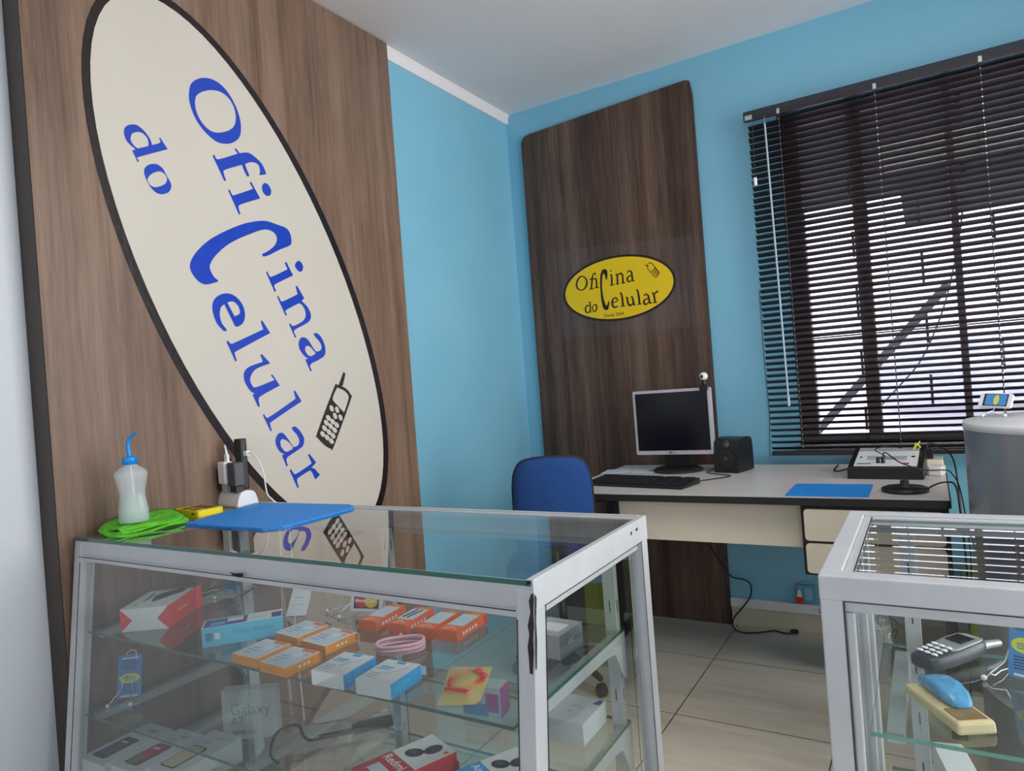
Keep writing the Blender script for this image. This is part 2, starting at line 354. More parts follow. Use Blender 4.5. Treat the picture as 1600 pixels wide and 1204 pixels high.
# ------------------------------------------------------------------ window
def wframe():
    b = MB(); m = M['win_frame']; y0, y1 = .05, .105
    b.box(WX0, y0, WZ0, WX0+.075, y1, WZ1, m); b.box(WX1-.05, y0, WZ0, WX1, y1, WZ1, m)
    b.box(WX0+.0745, y0+.003, WZ1-.05, WX1-.0495, y1-.003, WZ1-.0005, m); b.box(WX0+.0745, y0+.003, WZ0+.0005, WX1-.0495, y1-.003, WZ0+.035, m)
    for a, c in ((1.612, 1.665), (1.955, 1.98), (2.32, 2.36)): b.box(a, y0-.01, WZ0+.001, c, y1-.006, WZ1-.001, m)
    return b
wf = struct('window_1', wframe(), .003)
b = MB(); b.box(WX0+.07, .078, WZ0+.03, WX1-.045, .082, WZ1-.045, M['win_glass']); b.build('pane', wf)
b = MB()
for x, segs in ((1.60, ((1.987, 1.865), (1.712, 1.603), (1.479, 1.33), (1.2, 1.09), (.96, .86))), (1.847, ((1.81, 1.70), (1.589, 1.459), (1.327, 1.21), (1.079, .95))),
                (2.094, ((1.70, 1.58), (1.46, 1.33), (1.2, 1.08))), (2.34, ((1.58, 1.46), (1.33, 1.2), (1.08, .95)))):
    for a, c in segs: b.box(x-.005, .118, c, x+.005, .128, a, M['steel_rail'])
for z in (2.05, 1.79, 1.53, 1.27, 1.01): b.box(WX0, .12, z-.003, WX1, .126, z+.003, M['steel_rail'])
b.build('window_grille', wf)
b = MB(); b.box(WX0-.01, -.03, WZ0-.028, WX1+.02, .16, WZ0, M['granite']); struct('window_sill', b, .003)
bpy.data.objects['window_sill'].name = 'trim_3'
# ------------------------------------------------------------------ venetian blind
BX0, BX1, BZ1 = 1.243, 2.84, 2.226
bl = thing('venetian_blind', 'black-brown venetian blind half open over the window', 'blind', (2.04, -.06, .78))
b = MB(); b.box(BX0-.012, -.098, BZ1, BX1, -.045, BZ1+.03, M['headrail']); b.box(BX0-.012, -.0985, BZ1-.014, BX1, -.094, BZ1+.004, M['slat'])
b.box(BX0-.006, -.1, BZ1-.008, BX0+.024, -.099, BZ1+.012, M['wire']); b.build('headrail', bl, .002)
n = 54; pit = (BZ1-.012-.808)/n; b = MB(); TA = math.radians(-25)
for k in range(n):
    z = .808+pit*k; w = .0165; jx = random.uniform(-.002, .002)
    P = []
    for u, bow in ((-1, 0), (-.35, .0022), (.35, .0022), (1, 0)):
        yy = -.071+u*w*math.cos(TA); zz = z+u*w*math.sin(TA)+bow
        P.append((yy, zz))
    vs = [(x, y, zz) for (y, zz) in P for x in (BX0+jx, BX1)]
    b.add(vs, [[0, 1, 3, 2], [2, 3, 5, 4], [4, 5, 7, 6]], M['slat'], True)
b.build('slats', bl)
MB().box(BX0, -.088, .778, BX1, -.052, .796, M['slat']).build('bottom_rail', bl, .003)
for x in (1.372, 1.73, 2.073, 2.46, 2.78):
    b = MB(); b.tube([(x, -.09, .79), (x-.001, -.0895, 1.5), (x, -.09, BZ1)], .0013, M['cord_b'], 6); b.tube([(x, -.053, .79), (x, -.053, BZ1)], .0012, M['cord_b'], 6)
    for k in range(n): b.box(x-.0018, -.0915, .812+pit*k, x+.0018, -.0885, .816+pit*k, M['wire'])
    b.box(x-.006, -.1, BZ1-.012, x+.006, -.0965, BZ1+.01, M['wire'])
    b.build('ladder_cord', bl)
b = MB(); b.tube([(1.318, -.104, BZ1-.01), (1.318, -.108, BZ1-.04)], .0016, M['wire'], 6); b.tube([(1.318, -.108, BZ1-.04), (1.325, -.112, 1.6), (1.331, -.112, 1.03)], .0042, M['clear_wand'], 6)
b.tube([(1.331, -.112, 1.03), (1.331, -.112, .99)], .0058, M['clear_wand'], 8); b.build('tilt_wand', bl)
b = MB(); b.tube([(1.268, -.1, BZ1), (1.266, -.102, 2.1), (1.262, -.102, 1.965)], .001, M['cord_b'], 5); b.tube([(1.262, -.102, 1.968), (1.262, -.102, 1.935)], .0075, M['white'], 10)
b.build('pull_cord', bl)
# ------------------------------------------------------------------ outside the window
nb = thing('neighbour_building', 'pale overexposed building seen outside through the blind', 'building', (2.5, 4.2, -3))
MB().box(-6, 4, -3, 12, 4.4, 7, M['building']).build('wall', nb)
b = MB(); b.box(1.48, 3.55, .72, 4.0, 4.0, 1.3, M['building_roof']); b.build('roof_slope', nb)
b = MB(); b.box(-.2, .95, 2.215, 1.785, 1.9, 2.6, M['dark_soffit']); b.box(1.775, .95, 2.0, 2.06, 1.9, 2.6, M['dark_soffit']); b.box(2.04, .95, 2.03, 4.5, 1.9, 2.6, M['dark_soffit'])
tag(b.build('concrete_awning'), 'dark overhanging awning outside the top of the window', 'awning')
b = MB()
for (x, z), (x2, z2) in (((1.10, .58), (1.96, 1.53)),):
    d = Vector((x2-x, 0, z2-z)).normalized(); nn = Vector((-d.z, 0, d.x))*.022
    vs = [];
    for y in (1.18, 1.22):
        for p in ((x, z), (x2, z2)):
            for s_ in (-1, 1): vs.append((p[0]+nn.x*s_, y, p[1]+nn.z*s_))
    b.add(vs, [[0, 1, 3, 2], [4, 6, 7, 5], [0, 2, 6, 4], [1, 5, 7, 3], [0, 4, 5, 1], [2, 3, 7, 6]], M['steel_rail'])
tag(b.build('stair_rail'), 'diagonal iron rail outside behind the window blind', 'railing')
b = MB(); b.tube(smooth3([(1.54, 1.3, .83), (1.68, 1.3, .98), (1.813, 1.3, 1.14), (1.93, 1.3, 1.40), (2.0, 1.3, 1.65), (2.05, 1.3, 1.9), (2.055, 1.3, 1.995)], 6), .005, M['steel_rail'], 6)
tag(b.build('hanging_wire'), 'thin curved wire hanging outside behind the blind', 'wire')
# ------------------------------------------------------------------ wall panels and signs
PX = .035
b = MB(); b.box(.002, -2.345, 0, PX, -.985, 2.596, M['wood_a']); b.box(-.0395, -2.347, 0, PX-.0005, -2.3455, 2.596, M['wood_edge']); b.box(-.0395, -2.3454, 0, -.001, -2.336, 2.596, M['wood_edge'])
tag(b.build('wood_wall_panel', bevel=.001), 'large brown woodgrain panel covering the left wall behind the cream sign', 'wall panel')
b = MB(); b.M = Matrix(((1, 0, 0, 0), (0, 0, 1, 0), (0, 1, 0, 0), (0, 0, 0, 1)))
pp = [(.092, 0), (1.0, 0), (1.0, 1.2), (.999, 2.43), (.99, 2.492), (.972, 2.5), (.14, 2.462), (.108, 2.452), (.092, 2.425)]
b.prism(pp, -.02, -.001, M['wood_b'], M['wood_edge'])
tag(b.build('wood_wall_panel'), 'narrow shaded woodgrain panel on the back wall behind the monitor', 'wall panel')
BIG_SIGN={
 'O':[[(-1.9081,2.0854),(-1.8991,2.1194),(-1.8755,2.1428),(-1.8458,2.1565),(-1.8131,2.1585),(-1.7808,2.1445),(-1.7558,2.1168),(-1.7381,2.0802),(-1.7327,2.0455),(-1.7393,2.0104),(-1.7602,1.9867),(-1.7889,1.9720),(-1.8226,1.9683),(-1.8509,1.9799),(-1.8778,2.0011),(-1.8973,2.0295),(-1.9070,2.0604)],[(-1.8899,2.0657),(-1.8829,2.0907),(-1.8592,2.1111),(-1.8290,2.1250),(-1.7989,2.1297),(-1.7727,2.1204),(-1.7553,2.0990),(-1.7494,2.0707),(-1.7554,2.0420),(-1.7745,2.0198),(-1.8064,2.0026),(-1.8333,1.9963),(-1.8555,2.0017),(-1.8733,2.0166),(-1.8860,2.0386)]],
 'f':[[(-1.8441,1.9227,1),(-1.8366,1.9263,1),(-1.8327,1.9180),(-1.8203,1.9175),(-1.7529,1.9508,1),(-1.7643,1.9629,1),(-1.7571,1.9659,1),(-1.7456,1.9544,1),(-1.7127,1.9639),(-1.6880,1.9566),(-1.6634,1.9409),(-1.6504,1.9190),(-1.6490,1.9087,1),(-1.6767,1.9006,1),(-1.6718,1.9141),(-1.6754,1.9318),(-1.6896,1.9377),(-1.7081,1.9345),(-1.7284,1.9242,1),(-1.7227,1.9085),(-1.7143,1.8891,1),(-1.7233,1.8853,1),(-1.7327,1.9002),(-1.7402,1.9189,1),(-1.8027,1.8888),(-1.8090,1.8780),(-1.8022,1.8560,1),(-1.8092,1.8527,1)]],
 'i':[[(-1.7979,1.8274,1),(-1.7916,1.8299,1),(-1.7852,1.8170),(-1.7750,1.8167),(-1.7048,1.8502,1),(-1.7162,1.8680,1),(-1.7094,1.8713,1),(-1.6791,1.8246,1),(-1.7528,1.7922),(-1.7643,1.7805),(-1.7590,1.7605,1),(-1.7656,1.7576,1)]],
 'idot':[[(-1.6688,1.8651),(-1.6578,1.8786),(-1.6428,1.8768),(-1.6329,1.8601),(-1.6382,1.8433),(-1.6539,1.8383),(-1.6666,1.8482)]],
 'C':[[(-1.6888,1.6435,1),(-1.6858,1.6359,1),(-1.6642,1.6422),(-1.6157,1.6672),(-1.5785,1.6837),(-1.5654,1.6932,1),(-1.5630,1.7097),(-1.5683,1.7315),(-1.5847,1.7450),(-1.6198,1.7502),(-1.6615,1.7546),(-1.7068,1.7458),(-1.7584,1.7277),(-1.8226,1.6956),(-1.8776,1.6615),(-1.9182,1.6248),(-1.9423,1.5912),(-1.9456,1.5658),(-1.9311,1.5423),(-1.9137,1.5299),(-1.8951,1.5276),(-1.8590,1.5388,1),(-1.8566,1.5436,1),(-1.8706,1.5537),(-1.8806,1.5727),(-1.8791,1.5900),(-1.8587,1.6182),(-1.8197,1.6522),(-1.7766,1.6789),(-1.7325,1.7004),(-1.6870,1.7208),(-1.6565,1.7268),(-1.6342,1.7202),(-1.6240,1.7040),(-1.6340,1.6806),(-1.6588,1.6603)]],
 'i2':[[(-1.6787,1.5871,1),(-1.6722,1.5891,1),(-1.6661,1.5766),(-1.6542,1.5751),(-1.5895,1.6051,1),(-1.5993,1.6263,1),(-1.5922,1.6298,1),(-1.5673,1.5870,1),(-1.6358,1.5550),(-1.6490,1.5446),(-1.6432,1.5279,1),(-1.6500,1.5247,1)]],
 'i2dot':[[(-1.5560,1.6244),(-1.5433,1.6382),(-1.5303,1.6370),(-1.5210,1.6228),(-1.5261,1.6070),(-1.5397,1.6028),(-1.5528,1.6124)]],
 'n':[[(-1.6416,1.5101,1),(-1.6348,1.5126,1),(-1.6286,1.4991),(-1.6164,1.4972),(-1.5542,1.5246,1),(-1.5604,1.5501,1),(-1.5540,1.5534,1),(-1.5262,1.5129,1),(-1.5388,1.5024,1),(-1.5156,1.4845),(-1.5026,1.4608),(-1.5073,1.4397),(-1.5285,1.4250),(-1.5743,1.4049),(-1.5813,1.3938),(-1.5724,1.3791,1),(-1.5796,1.3762,1),(-1.6008,1.4222,1),(-1.5939,1.4238,1),(-1.5835,1.4161),(-1.5456,1.4312),(-1.5281,1.4478),(-1.5261,1.4686),(-1.5359,1.4867),(-1.5500,1.4948,1),(-1.5977,1.4729),(-1.6111,1.4641),(-1.6055,1.4523,1),(-1.6125,1.4492,1)]],
 'a':[[(-1.4974,1.3926,1),(-1.4816,1.3944),(-1.4642,1.3829),(-1.4499,1.3569),(-1.4476,1.3320),(-1.4570,1.3142),(-1.4863,1.3002),(-1.5147,1.2900),(-1.5229,1.2797),(-1.5162,1.2657,1),(-1.5237,1.2624,1),(-1.5429,1.3041,1),(-1.5294,1.3054,1),(-1.5477,1.3179),(-1.5633,1.3383),(-1.5657,1.3588),(-1.5553,1.3760),(-1.5375,1.3785),(-1.5207,1.3677),(-1.5047,1.3457),(-1.4907,1.3304,1),(-1.4718,1.3347),(-1.4647,1.3496),(-1.4742,1.3671),(-1.4894,1.3809)],[(-1.5381,1.3440),(-1.5304,1.3503),(-1.5181,1.3477),(-1.5056,1.3373),(-1.4949,1.3248),(-1.5103,1.3164),(-1.5231,1.3151),(-1.5330,1.3234),(-1.5392,1.3330)]],
 'e':[[(-1.8502,1.3907,1),(-1.8412,1.3910,1),(-1.8413,1.3977),(-1.8551,1.4156),(-1.8599,1.4397),(-1.8546,1.4612),(-1.8419,1.4724,1),(-1.8100,1.4074,1),(-1.7992,1.4065),(-1.7800,1.4185),(-1.7706,1.4409),(-1.7740,1.4691),(-1.7917,1.4930),(-1.8158,1.5056),(-1.8440,1.5041),(-1.8693,1.4906),(-1.8826,1.4686),(-1.8822,1.4416),(-1.8712,1.4119)],[(-1.8308,1.4792,1),(-1.8106,1.4830),(-1.7949,1.4728),(-1.7884,1.4557),(-1.7923,1.4449),(-1.8088,1.4379,1)]],
 'l':[[(-1.8445,1.3597,1),(-1.8387,1.3623,1),(-1.8289,1.3538),(-1.8143,1.3571),(-1.7058,1.4008,1),(-1.7136,1.4263,1),(-1.7079,1.4298,1),(-1.6793,1.3898,1),(-1.8057,1.3330),(-1.8173,1.3231),(-1.8120,1.3014,1),(-1.8180,1.2990,1)]],
 'u':[[(-1.7248,1.3193,1),(-1.7184,1.3219,1),(-1.6882,1.2920,1),(-1.7402,1.2766),(-1.7605,1.2611),(-1.7696,1.2424),(-1.7637,1.2246),(-1.7493,1.2177),(-1.6772,1.2382,1),(-1.6901,1.2543,1),(-1.6835,1.2567,1),(-1.6571,1.2192,1),(-1.7287,1.1912),(-1.7428,1.1798),(-1.7410,1.1574,1),(-1.7473,1.1546,1),(-1.7656,1.1950,1),(-1.7564,1.1977,1),(-1.7727,1.2079),(-1.7889,1.2337),(-1.7921,1.2556),(-1.7856,1.2711),(-1.7660,1.2834),(-1.7168,1.2974,1)]],
 'l2':[[(-1.7327,1.1294,1),(-1.7271,1.1315,1),(-1.7195,1.1213),(-1.7037,1.1226),(-1.5964,1.1730,1),(-1.6025,1.1982,1),(-1.5963,1.2006,1),(-1.5714,1.1628,1),(-1.6932,1.1082),(-1.7061,1.0970),(-1.7016,1.0771,1),(-1.7073,1.0745,1)]],
 'a2':[[(-1.6223,1.0790,1),(-1.6068,1.0809),(-1.5894,1.0665),(-1.5743,1.0426),(-1.5742,1.0256),(-1.5861,1.0100),(-1.6305,0.9919),(-1.6479,0.9841),(-1.6529,0.9749),(-1.6487,0.9578,1),(-1.6547,0.9553,1),(-1.6700,0.9935,1),(-1.6592,0.9955,1),(-1.6784,1.0077),(-1.6906,1.0319),(-1.6888,1.0512),(-1.6772,1.0644),(-1.6608,1.0654),(-1.6480,1.0536),(-1.6333,1.0334),(-1.6200,1.0139,1),(-1.6008,1.0185),(-1.5941,1.0346),(-1.6034,1.0544),(-1.6173,1.0691)],[(-1.6715,1.0383),(-1.6627,1.0452),(-1.6469,1.0389),(-1.6315,1.0253),(-1.6236,1.0110),(-1.6376,1.0047),(-1.6519,1.0031),(-1.6619,1.0103),(-1.6705,1.0231)]],
 'r':[[(-1.6436,0.9419,1),(-1.6367,0.9435,1),(-1.6279,0.9303),(-1.6156,0.9264),(-1.5479,0.9507,1),(-1.5617,0.9819,1),(-1.5553,0.9845,1),(-1.5280,0.9514,1),(-1.5511,0.9360,1),(-1.5364,0.9305),(-1.5242,0.9163),(-1.5141,0.9079,1),(-1.5373,0.8941,1),(-1.5433,0.9067),(-1.5507,0.9216),(-1.5609,0.9272),(-1.6041,0.9133),(-1.6159,0.9051),(-1.6107,0.8801,1),(-1.6168,0.8785,1)]],
 'd':[[(-2.0924,1.8744,1),(-2.0825,1.8795,1),(-2.1008,1.8917),(-2.1086,1.9025),(-2.1114,1.9168),(-2.1087,1.9304),(-2.0993,1.9406),(-2.0858,1.9471),(-2.0725,1.9483),(-2.0574,1.9405),(-2.0448,1.9286),(-2.0377,1.9172),(-2.0341,1.9044,1),(-2.0147,1.9144),(-2.0084,1.9206),(-2.0124,1.9289,1),(-2.0087,1.9322,1),(-1.9883,1.9043,1),(-2.0747,1.8610),(-2.0778,1.8552),(-2.0756,1.8492,1),(-2.0792,1.8455,1)],[(-2.0943,1.9064),(-2.0900,1.9194),(-2.0784,1.9277),(-2.0649,1.9312),(-2.0539,1.9272),(-2.0456,1.9173),(-2.0445,1.9021),(-2.0483,1.8971,1),(-2.0762,1.8840,1),(-2.0858,1.8891),(-2.0927,1.8981)]],
 'o':[[(-2.0633,1.8203),(-2.0600,1.8343),(-2.0489,1.8457),(-2.0347,1.8517),(-2.0208,1.8524),(-2.0073,1.8443),(-1.9969,1.8264),(-1.9874,1.8103),(-1.9860,1.7981),(-1.9932,1.7830),(-2.0058,1.7744),(-2.0202,1.7704),(-2.0340,1.7725),(-2.0469,1.7831),(-2.0570,1.7998)],[(-2.0550,1.8046),(-2.0465,1.8175),(-2.0319,1.8286),(-2.0175,1.8345),(-2.0059,1.8322),(-1.9983,1.8238),(-1.9980,1.8126),(-2.0048,1.8021),(-2.0208,1.7919),(-2.0352,1.7867),(-2.0465,1.7888),(-2.0528,1.7952)]],
}
BIG_PHONE={
 'body':[[(-1.4047,1.2129),(-1.3616,1.1967),(-1.3405,1.1736),(-1.3424,1.1552),(-1.4413,0.9968),(-1.4563,0.9900),(-1.4788,1.0011),(-1.5127,1.0328),(-1.5125,1.0536),(-1.4204,1.2028)],[(-1.4058,1.2022,1),(-1.3723,1.1898),(-1.3531,1.1706),(-1.3584,1.1488),(-1.3804,1.1115,1),(-1.4254,1.1528,1),(-1.4298,1.1673)]],
 'ant':[[(-1.3982,1.2091,1),(-1.3863,1.2290),(-1.3694,1.2570,1),(-1.3588,1.2523,1),(-1.3658,1.2335),(-1.3776,1.2068,1)]],
}
BIG_KEYS=[(-1.4393,1.1300),(-1.4138,1.1233),(-1.4257,1.1026),(-1.4000,1.0948),(-1.4578,1.0980),(-1.4392,1.0836),(-1.4212,1.0699),(-1.4689,1.0819),(-1.4503,1.0682),(-1.4327,1.0530),(-1.4791,1.0638),(-1.4599,1.0485),(-1.4423,1.0340),(-1.4895,1.0444),(-1.4703,1.0305),(-1.4518,1.0158)]
SMALL_SIGN=[
 [(0.3516,1.6480,0.0060),(0.3660,1.6751,0.0060),(0.3881,1.6835,0.0036),(0.4066,1.6672,0.0048),(0.4097,1.6449,0.0066),(0.3972,1.6222,0.0054),(0.3753,1.6149,0.0036),(0.3564,1.6279,0.0054),(0.3516,1.6480,0.0060)],
 [(0.4622,1.6879,0.0042),(0.4502,1.6865,0.0036),(0.4419,1.6704,0.0054),(0.4380,1.6486,0.0060),(0.4317,1.6143,0.0060)],
 [(0.4251,1.6614,0.0036),(0.4551,1.6615,0.0036)],
 [(0.4212,1.6138,0.0030),(0.4456,1.6130,0.0030)],
 [(0.4600,1.6614,0.0054),(0.4621,1.6452,0.0060),(0.4611,1.6160,0.0060)],
 [(0.4493,1.6163,0.0030),(0.4736,1.6155,0.0030)],
 [(0.4523,1.6606,0.0024),(0.4635,1.6615,0.0042)],
 [(0.4574,1.6809,0.0072),(0.4611,1.6829,0.0072)],
 [(0.5159,1.6470,0.0036),(0.5168,1.6658,0.0084),(0.5124,1.6873,0.0144),(0.5018,1.6915,0.0096),(0.4920,1.6726,0.0084),(0.4867,1.6416,0.0072),(0.4850,1.6038,0.0066),(0.4869,1.5590,0.0084),(0.4947,1.5199,0.0120),(0.5046,1.5073,0.0120),(0.5155,1.5237,0.0072),(0.5204,1.5420,0.0030)],
 [(0.5448,1.6680,0.0048),(0.5444,1.6460,0.0060),(0.5421,1.6180,0.0060)],
 [(0.5319,1.6175,0.0030),(0.5556,1.6180,0.0030)],
 [(0.5352,1.6663,0.0024),(0.5462,1.6678,0.0042)],
 [(0.5402,1.6857,0.0072),(0.5444,1.6882,0.0072)],
 [(0.5730,1.6669,0.0048),(0.5737,1.6418,0.0060),(0.5718,1.6182,0.0060)],
 [(0.5751,1.6591,0.0030),(0.5898,1.6676,0.0054),(0.6005,1.6597,0.0054),(0.6014,1.6377,0.0060),(0.6012,1.6190,0.0060)],
 [(0.5624,1.6183,0.0030),(0.5825,1.6179,0.0030)],
 [(0.5925,1.6184,0.0030),(0.6125,1.6187,0.0030)],
 [(0.5634,1.6646,0.0024),(0.5744,1.6667,0.0042)],
 [(0.6262,1.6665,0.0048),(0.6366,1.6724,0.0042),(0.6473,1.6671,0.0054),(0.6498,1.6493,0.0060),(0.6507,1.6275,0.0060),(0.6592,1.6195,0.0036)],
 [(0.6479,1.6496,0.0030),(0.6312,1.6459,0.0048),(0.6237,1.6345,0.0060),(0.6305,1.6211,0.0048),(0.6480,1.6260,0.0030)],
 [(0.4194,1.5498,0.0042),(0.4186,1.5230,0.0048),(0.4167,1.5001,0.0048)],
 [(0.4164,1.5297,0.0030),(0.4041,1.5344,0.0042),(0.3925,1.5230,0.0054),(0.3925,1.5056,0.0054),(0.4025,1.4979,0.0042),(0.4142,1.5030,0.0030)],
 [(0.4109,1.5484,0.0024),(0.4209,1.5509,0.0036)],
 [(0.4125,1.4993,0.0024),(0.4238,1.5005,0.0024)],
 [(0.4296,1.5203,0.0048),(0.4391,1.5333,0.0030),(0.4501,1.5319,0.0048),(0.4531,1.5174,0.0054),(0.4448,1.5018,0.0048),(0.4336,1.5006,0.0030),(0.4296,1.5203,0.0048)],
 [(0.5364,1.5305,0.0030),(0.5660,1.5374,0.0036),(0.5603,1.5507,0.0048),(0.5482,1.5510,0.0042),(0.5385,1.5397,0.0066),(0.5381,1.5177,0.0066),(0.5501,1.5068,0.0054),(0.5672,1.5109,0.0030)],
 [(0.5870,1.5741,0.0048),(0.5914,1.5454,0.0066),(0.5924,1.5090,0.0066)],
 [(0.5787,1.5709,0.0024),(0.5884,1.5746,0.0042)],
 [(0.5789,1.5069,0.0030),(0.6036,1.5076,0.0030)],
 [(0.6168,1.5483,0.0054),(0.6185,1.5201,0.0066),(0.6280,1.5065,0.0060),(0.6436,1.5138,0.0036)],
 [(0.6418,1.5482,0.0048),(0.6455,1.5291,0.0066),(0.6476,1.5059,0.0066)],
 [(0.6086,1.5457,0.0024),(0.6181,1.5488,0.0036)],
 [(0.6330,1.5456,0.0024),(0.6431,1.5486,0.0036)],
 [(0.6463,1.5060,0.0042),(0.6569,1.5078,0.0024)],
 [(0.6715,1.5770,0.0048),(0.6756,1.5468,0.0066),(0.6771,1.5083,0.0066)],
 [(0.6628,1.5744,0.0024),(0.6728,1.5774,0.0042)],
 [(0.6646,1.5062,0.0030),(0.6887,1.5075,0.0030)],
 [(0.7012,1.5434,0.0048),(0.7113,1.5500,0.0042),(0.7217,1.5438,0.0054),(0.7253,1.5249,0.0066),(0.7279,1.5093,0.0066),(0.7377,1.5031,0.0036)],
 [(0.7231,1.5283,0.0030),(0.7061,1.5243,0.0048),(0.6989,1.5142,0.0066),(0.7056,1.5017,0.0054),(0.7253,1.5084,0.0030)],
 [(0.7485,1.5524,0.0048),(0.7525,1.5305,0.0060),(0.7544,1.5059,0.0060)],
 [(0.7532,1.5396,0.0024),(0.7624,1.5524,0.0048),(0.7733,1.5551,0.0066)],
 [(0.7401,1.5505,0.0024),(0.7498,1.5528,0.0036)],
 [(0.7428,1.5043,0.0030),(0.7657,1.5051,0.0030)],
 [(0.7173,1.6915,0.0024),(0.7311,1.6801,0.0024),(0.7338,1.6736,0.0024)],
 [(0.7277,1.6776,0.0024),(0.7332,1.6908,0.0024),(0.7450,1.6951,0.0024),(0.7559,1.6873,0.0024),(0.7822,1.6449,0.0024),(0.7800,1.6331,0.0024),(0.7637,1.6252,0.0024),(0.7274,1.6734,0.0024)],
]

sg = thing('oval_shop_sign', 'huge tilted cream oval sign with blue lettering on the wood panel', 'sign', (PX, -1.684, .62))
X = lambda d: (lambda y, z: (PX+d, y, z))
ax = (.4237, -.9058)
OUT = [(y, z) for y, z in ell(-1.684, 1.509, .917, .3915, ax) ]
b = MB()
def sheet_mb(poly, d0, d1, m):
    b = MB(); b.M = Matrix(((0, 0, 1, 0), (1, 0, 0, 0), (0, 1, 0, 0), (0, 0, 0, 1))); b.prism(poly, d0, d1, m); return b
sheet_mb(OUT, PX+.0004, PX+.0016, M['black_vinyl']).build('border', sg)
sheet_mb(ell(-1.688, 1.512, .888, .365, ax), PX+.0016, PX+.0024, M['cream_vinyl']).build('cream_face', sg)
b = MB()
for k, loops in BIG_SIGN.items(): b.flat([smooth_poly(l, 6) for l in loops], X(.0029), M['blue_print'])
b.build('lettering', sg)
b = MB()
for k, loops in BIG_PHONE.items(): b.flat([smooth_poly(l, 5) for l in loops], X(.0029), M['grey_print'])
for i, (y, z) in enumerate([q[:2] for q in BIG_KEYS]): b.flat([ell(y, z, .0125, .0085, (.5, -.86) if i < 4 else (.75, -.66), 16)], X(.0033), M['cream_vinyl'])
b.build('phone_emblem', sg)
s2 = thing('oval_shop_sign', 'small yellow oval sign with black lettering above the monitor', 'sign', (.568, -.022, 1.44))
XZ = lambda y: (lambda x, z: (x, y, z))
FY = Matrix(((1, 0, 0, 0), (0, 0, 1, 0), (0, 1, 0, 0), (0, 0, 0, 1)))
def fsheet(poly, y0, y1, m): b = MB(); b.M = FY; b.prism(poly, y0, y1, m); return b
fsheet(ell(.568, 1.599, .2935, .159), -.0216, -.0206, M['black_ink']).build('border', s2)
fsheet(ell(.568, 1.599, .2825, .148), -.0224, -.0216, M['yellow_vinyl']).build('yellow_face', s2)
b = MB()
for st in SMALL_SIGN: b.strip([(x_, z_, w_*1.5) for x_, z_, w_ in st], XZ(-.0228), M['black_ink'])
b.text('Desde 2004', .024, T(.487, -.0229, 1.4645) @ RX(90), M['black_ink'], sx=.92); b.build('lettering', s2)
b = MB()
for r_ in range(4):
    for c in range(3):
        px_, pz_ = .766+(-.012+.0095*r_)*.66+(-.0085+.0085*c)*.75, 1.651-(-.012+.0095*r_)*.75+(-.0085+.0085*c)*.66; b.flat([ell(px_, pz_, .0036, .0036, (.75, .66), 8)], XZ(-.0228), M['black_ink'])
b.build('phone_emblem', s2)
o = fsheet([(.225, 1.835), (.745, 1.80), (.95, 1.79), (.962, 1.368), (.245, 1.385)], -.0204, -.0201, M['clear_sheet']).build('clear_film')
tag(o, 'clear rectangular film stuck behind the small yellow oval sign', 'film')
# ------------------------------------------------------------------ desk
DZ = .735; DX0, DX1, DY0, DY1 = .55, 1.872, -.815, -.045
dk = thing('office_desk', 'ivory office desk with black edging and two hanging drawers', 'desk', (1.2, -.43, 0))
b = MB(); b.box(DX0+.003, DY0+.004, DZ-.004, DX1-.004, DY1, DZ, M['desk_top']); b.build('desk_top', dk)
def rrect(x0, y0, x1, y1, r, n=5):
    out = []
    for cx, cy, a0 in ((x1-r, y0+r, -90), (x1-r, y1-r, 0), (x0+r, y1-r, 90), (x0+r, y0+r, 180)):
        for k in range(n+1): a = math.radians(a0+90*k/n); out.append((cx+r*math.cos(a), cy+r*math.sin(a)))
    return out
b = MB(); b.prism(rrect(DX0, DY0, DX1, DY1-.001, .018), DZ-.028, DZ-.0042, M['black_soft']); b.build('edging', dk)
b = MB()
b.box(.767, -.742, .552, .796, -.716, DZ-.028, M['black_soft'])
b.box(.565, -.34, .03, .595, -.30, DZ-.028, M['black_soft']); b.box(.565, -.14, .03, .595, -.10, DZ-.028, M['black_soft']); b.box(.56, -.38, 0, .6, -.08, .03, M['black_soft'])
b.box(1.835, -.74, .03, 1.865, -.70, DZ-.028, M['black_soft']); b.box(1.83, -.76, 0, 1.87, -.1, .03, M['black_soft'])
b.box(1.835, -.16, .03, 1.865, -.12, DZ-.028, M['black_soft'])
b.box(.565, -.735, DZ-.05, 1.865, -.715, DZ-.0285, M['black_soft']); b.build('leg_frame', dk, .003)
MB().box(.797, -.738, .552, 1.452, -.72, .706, M['cream_lam']).build('modesty_panel', dk, .001)
cb = MB(); cb.box(1.455, -.795, .478, 1.86, -.2, .704, M['black_soft']); cb = cb.build('drawer_cabinet', dk, .002)
for z0, z1 in ((.592, .694), (.487, .583)):
    b = MB(); b.M = FY; b.prism(rrect(1.465, z0, 1.852, z1, .012), -.806, -.7952, M['cream_lam']); b.build('drawer_front', cb, .001)
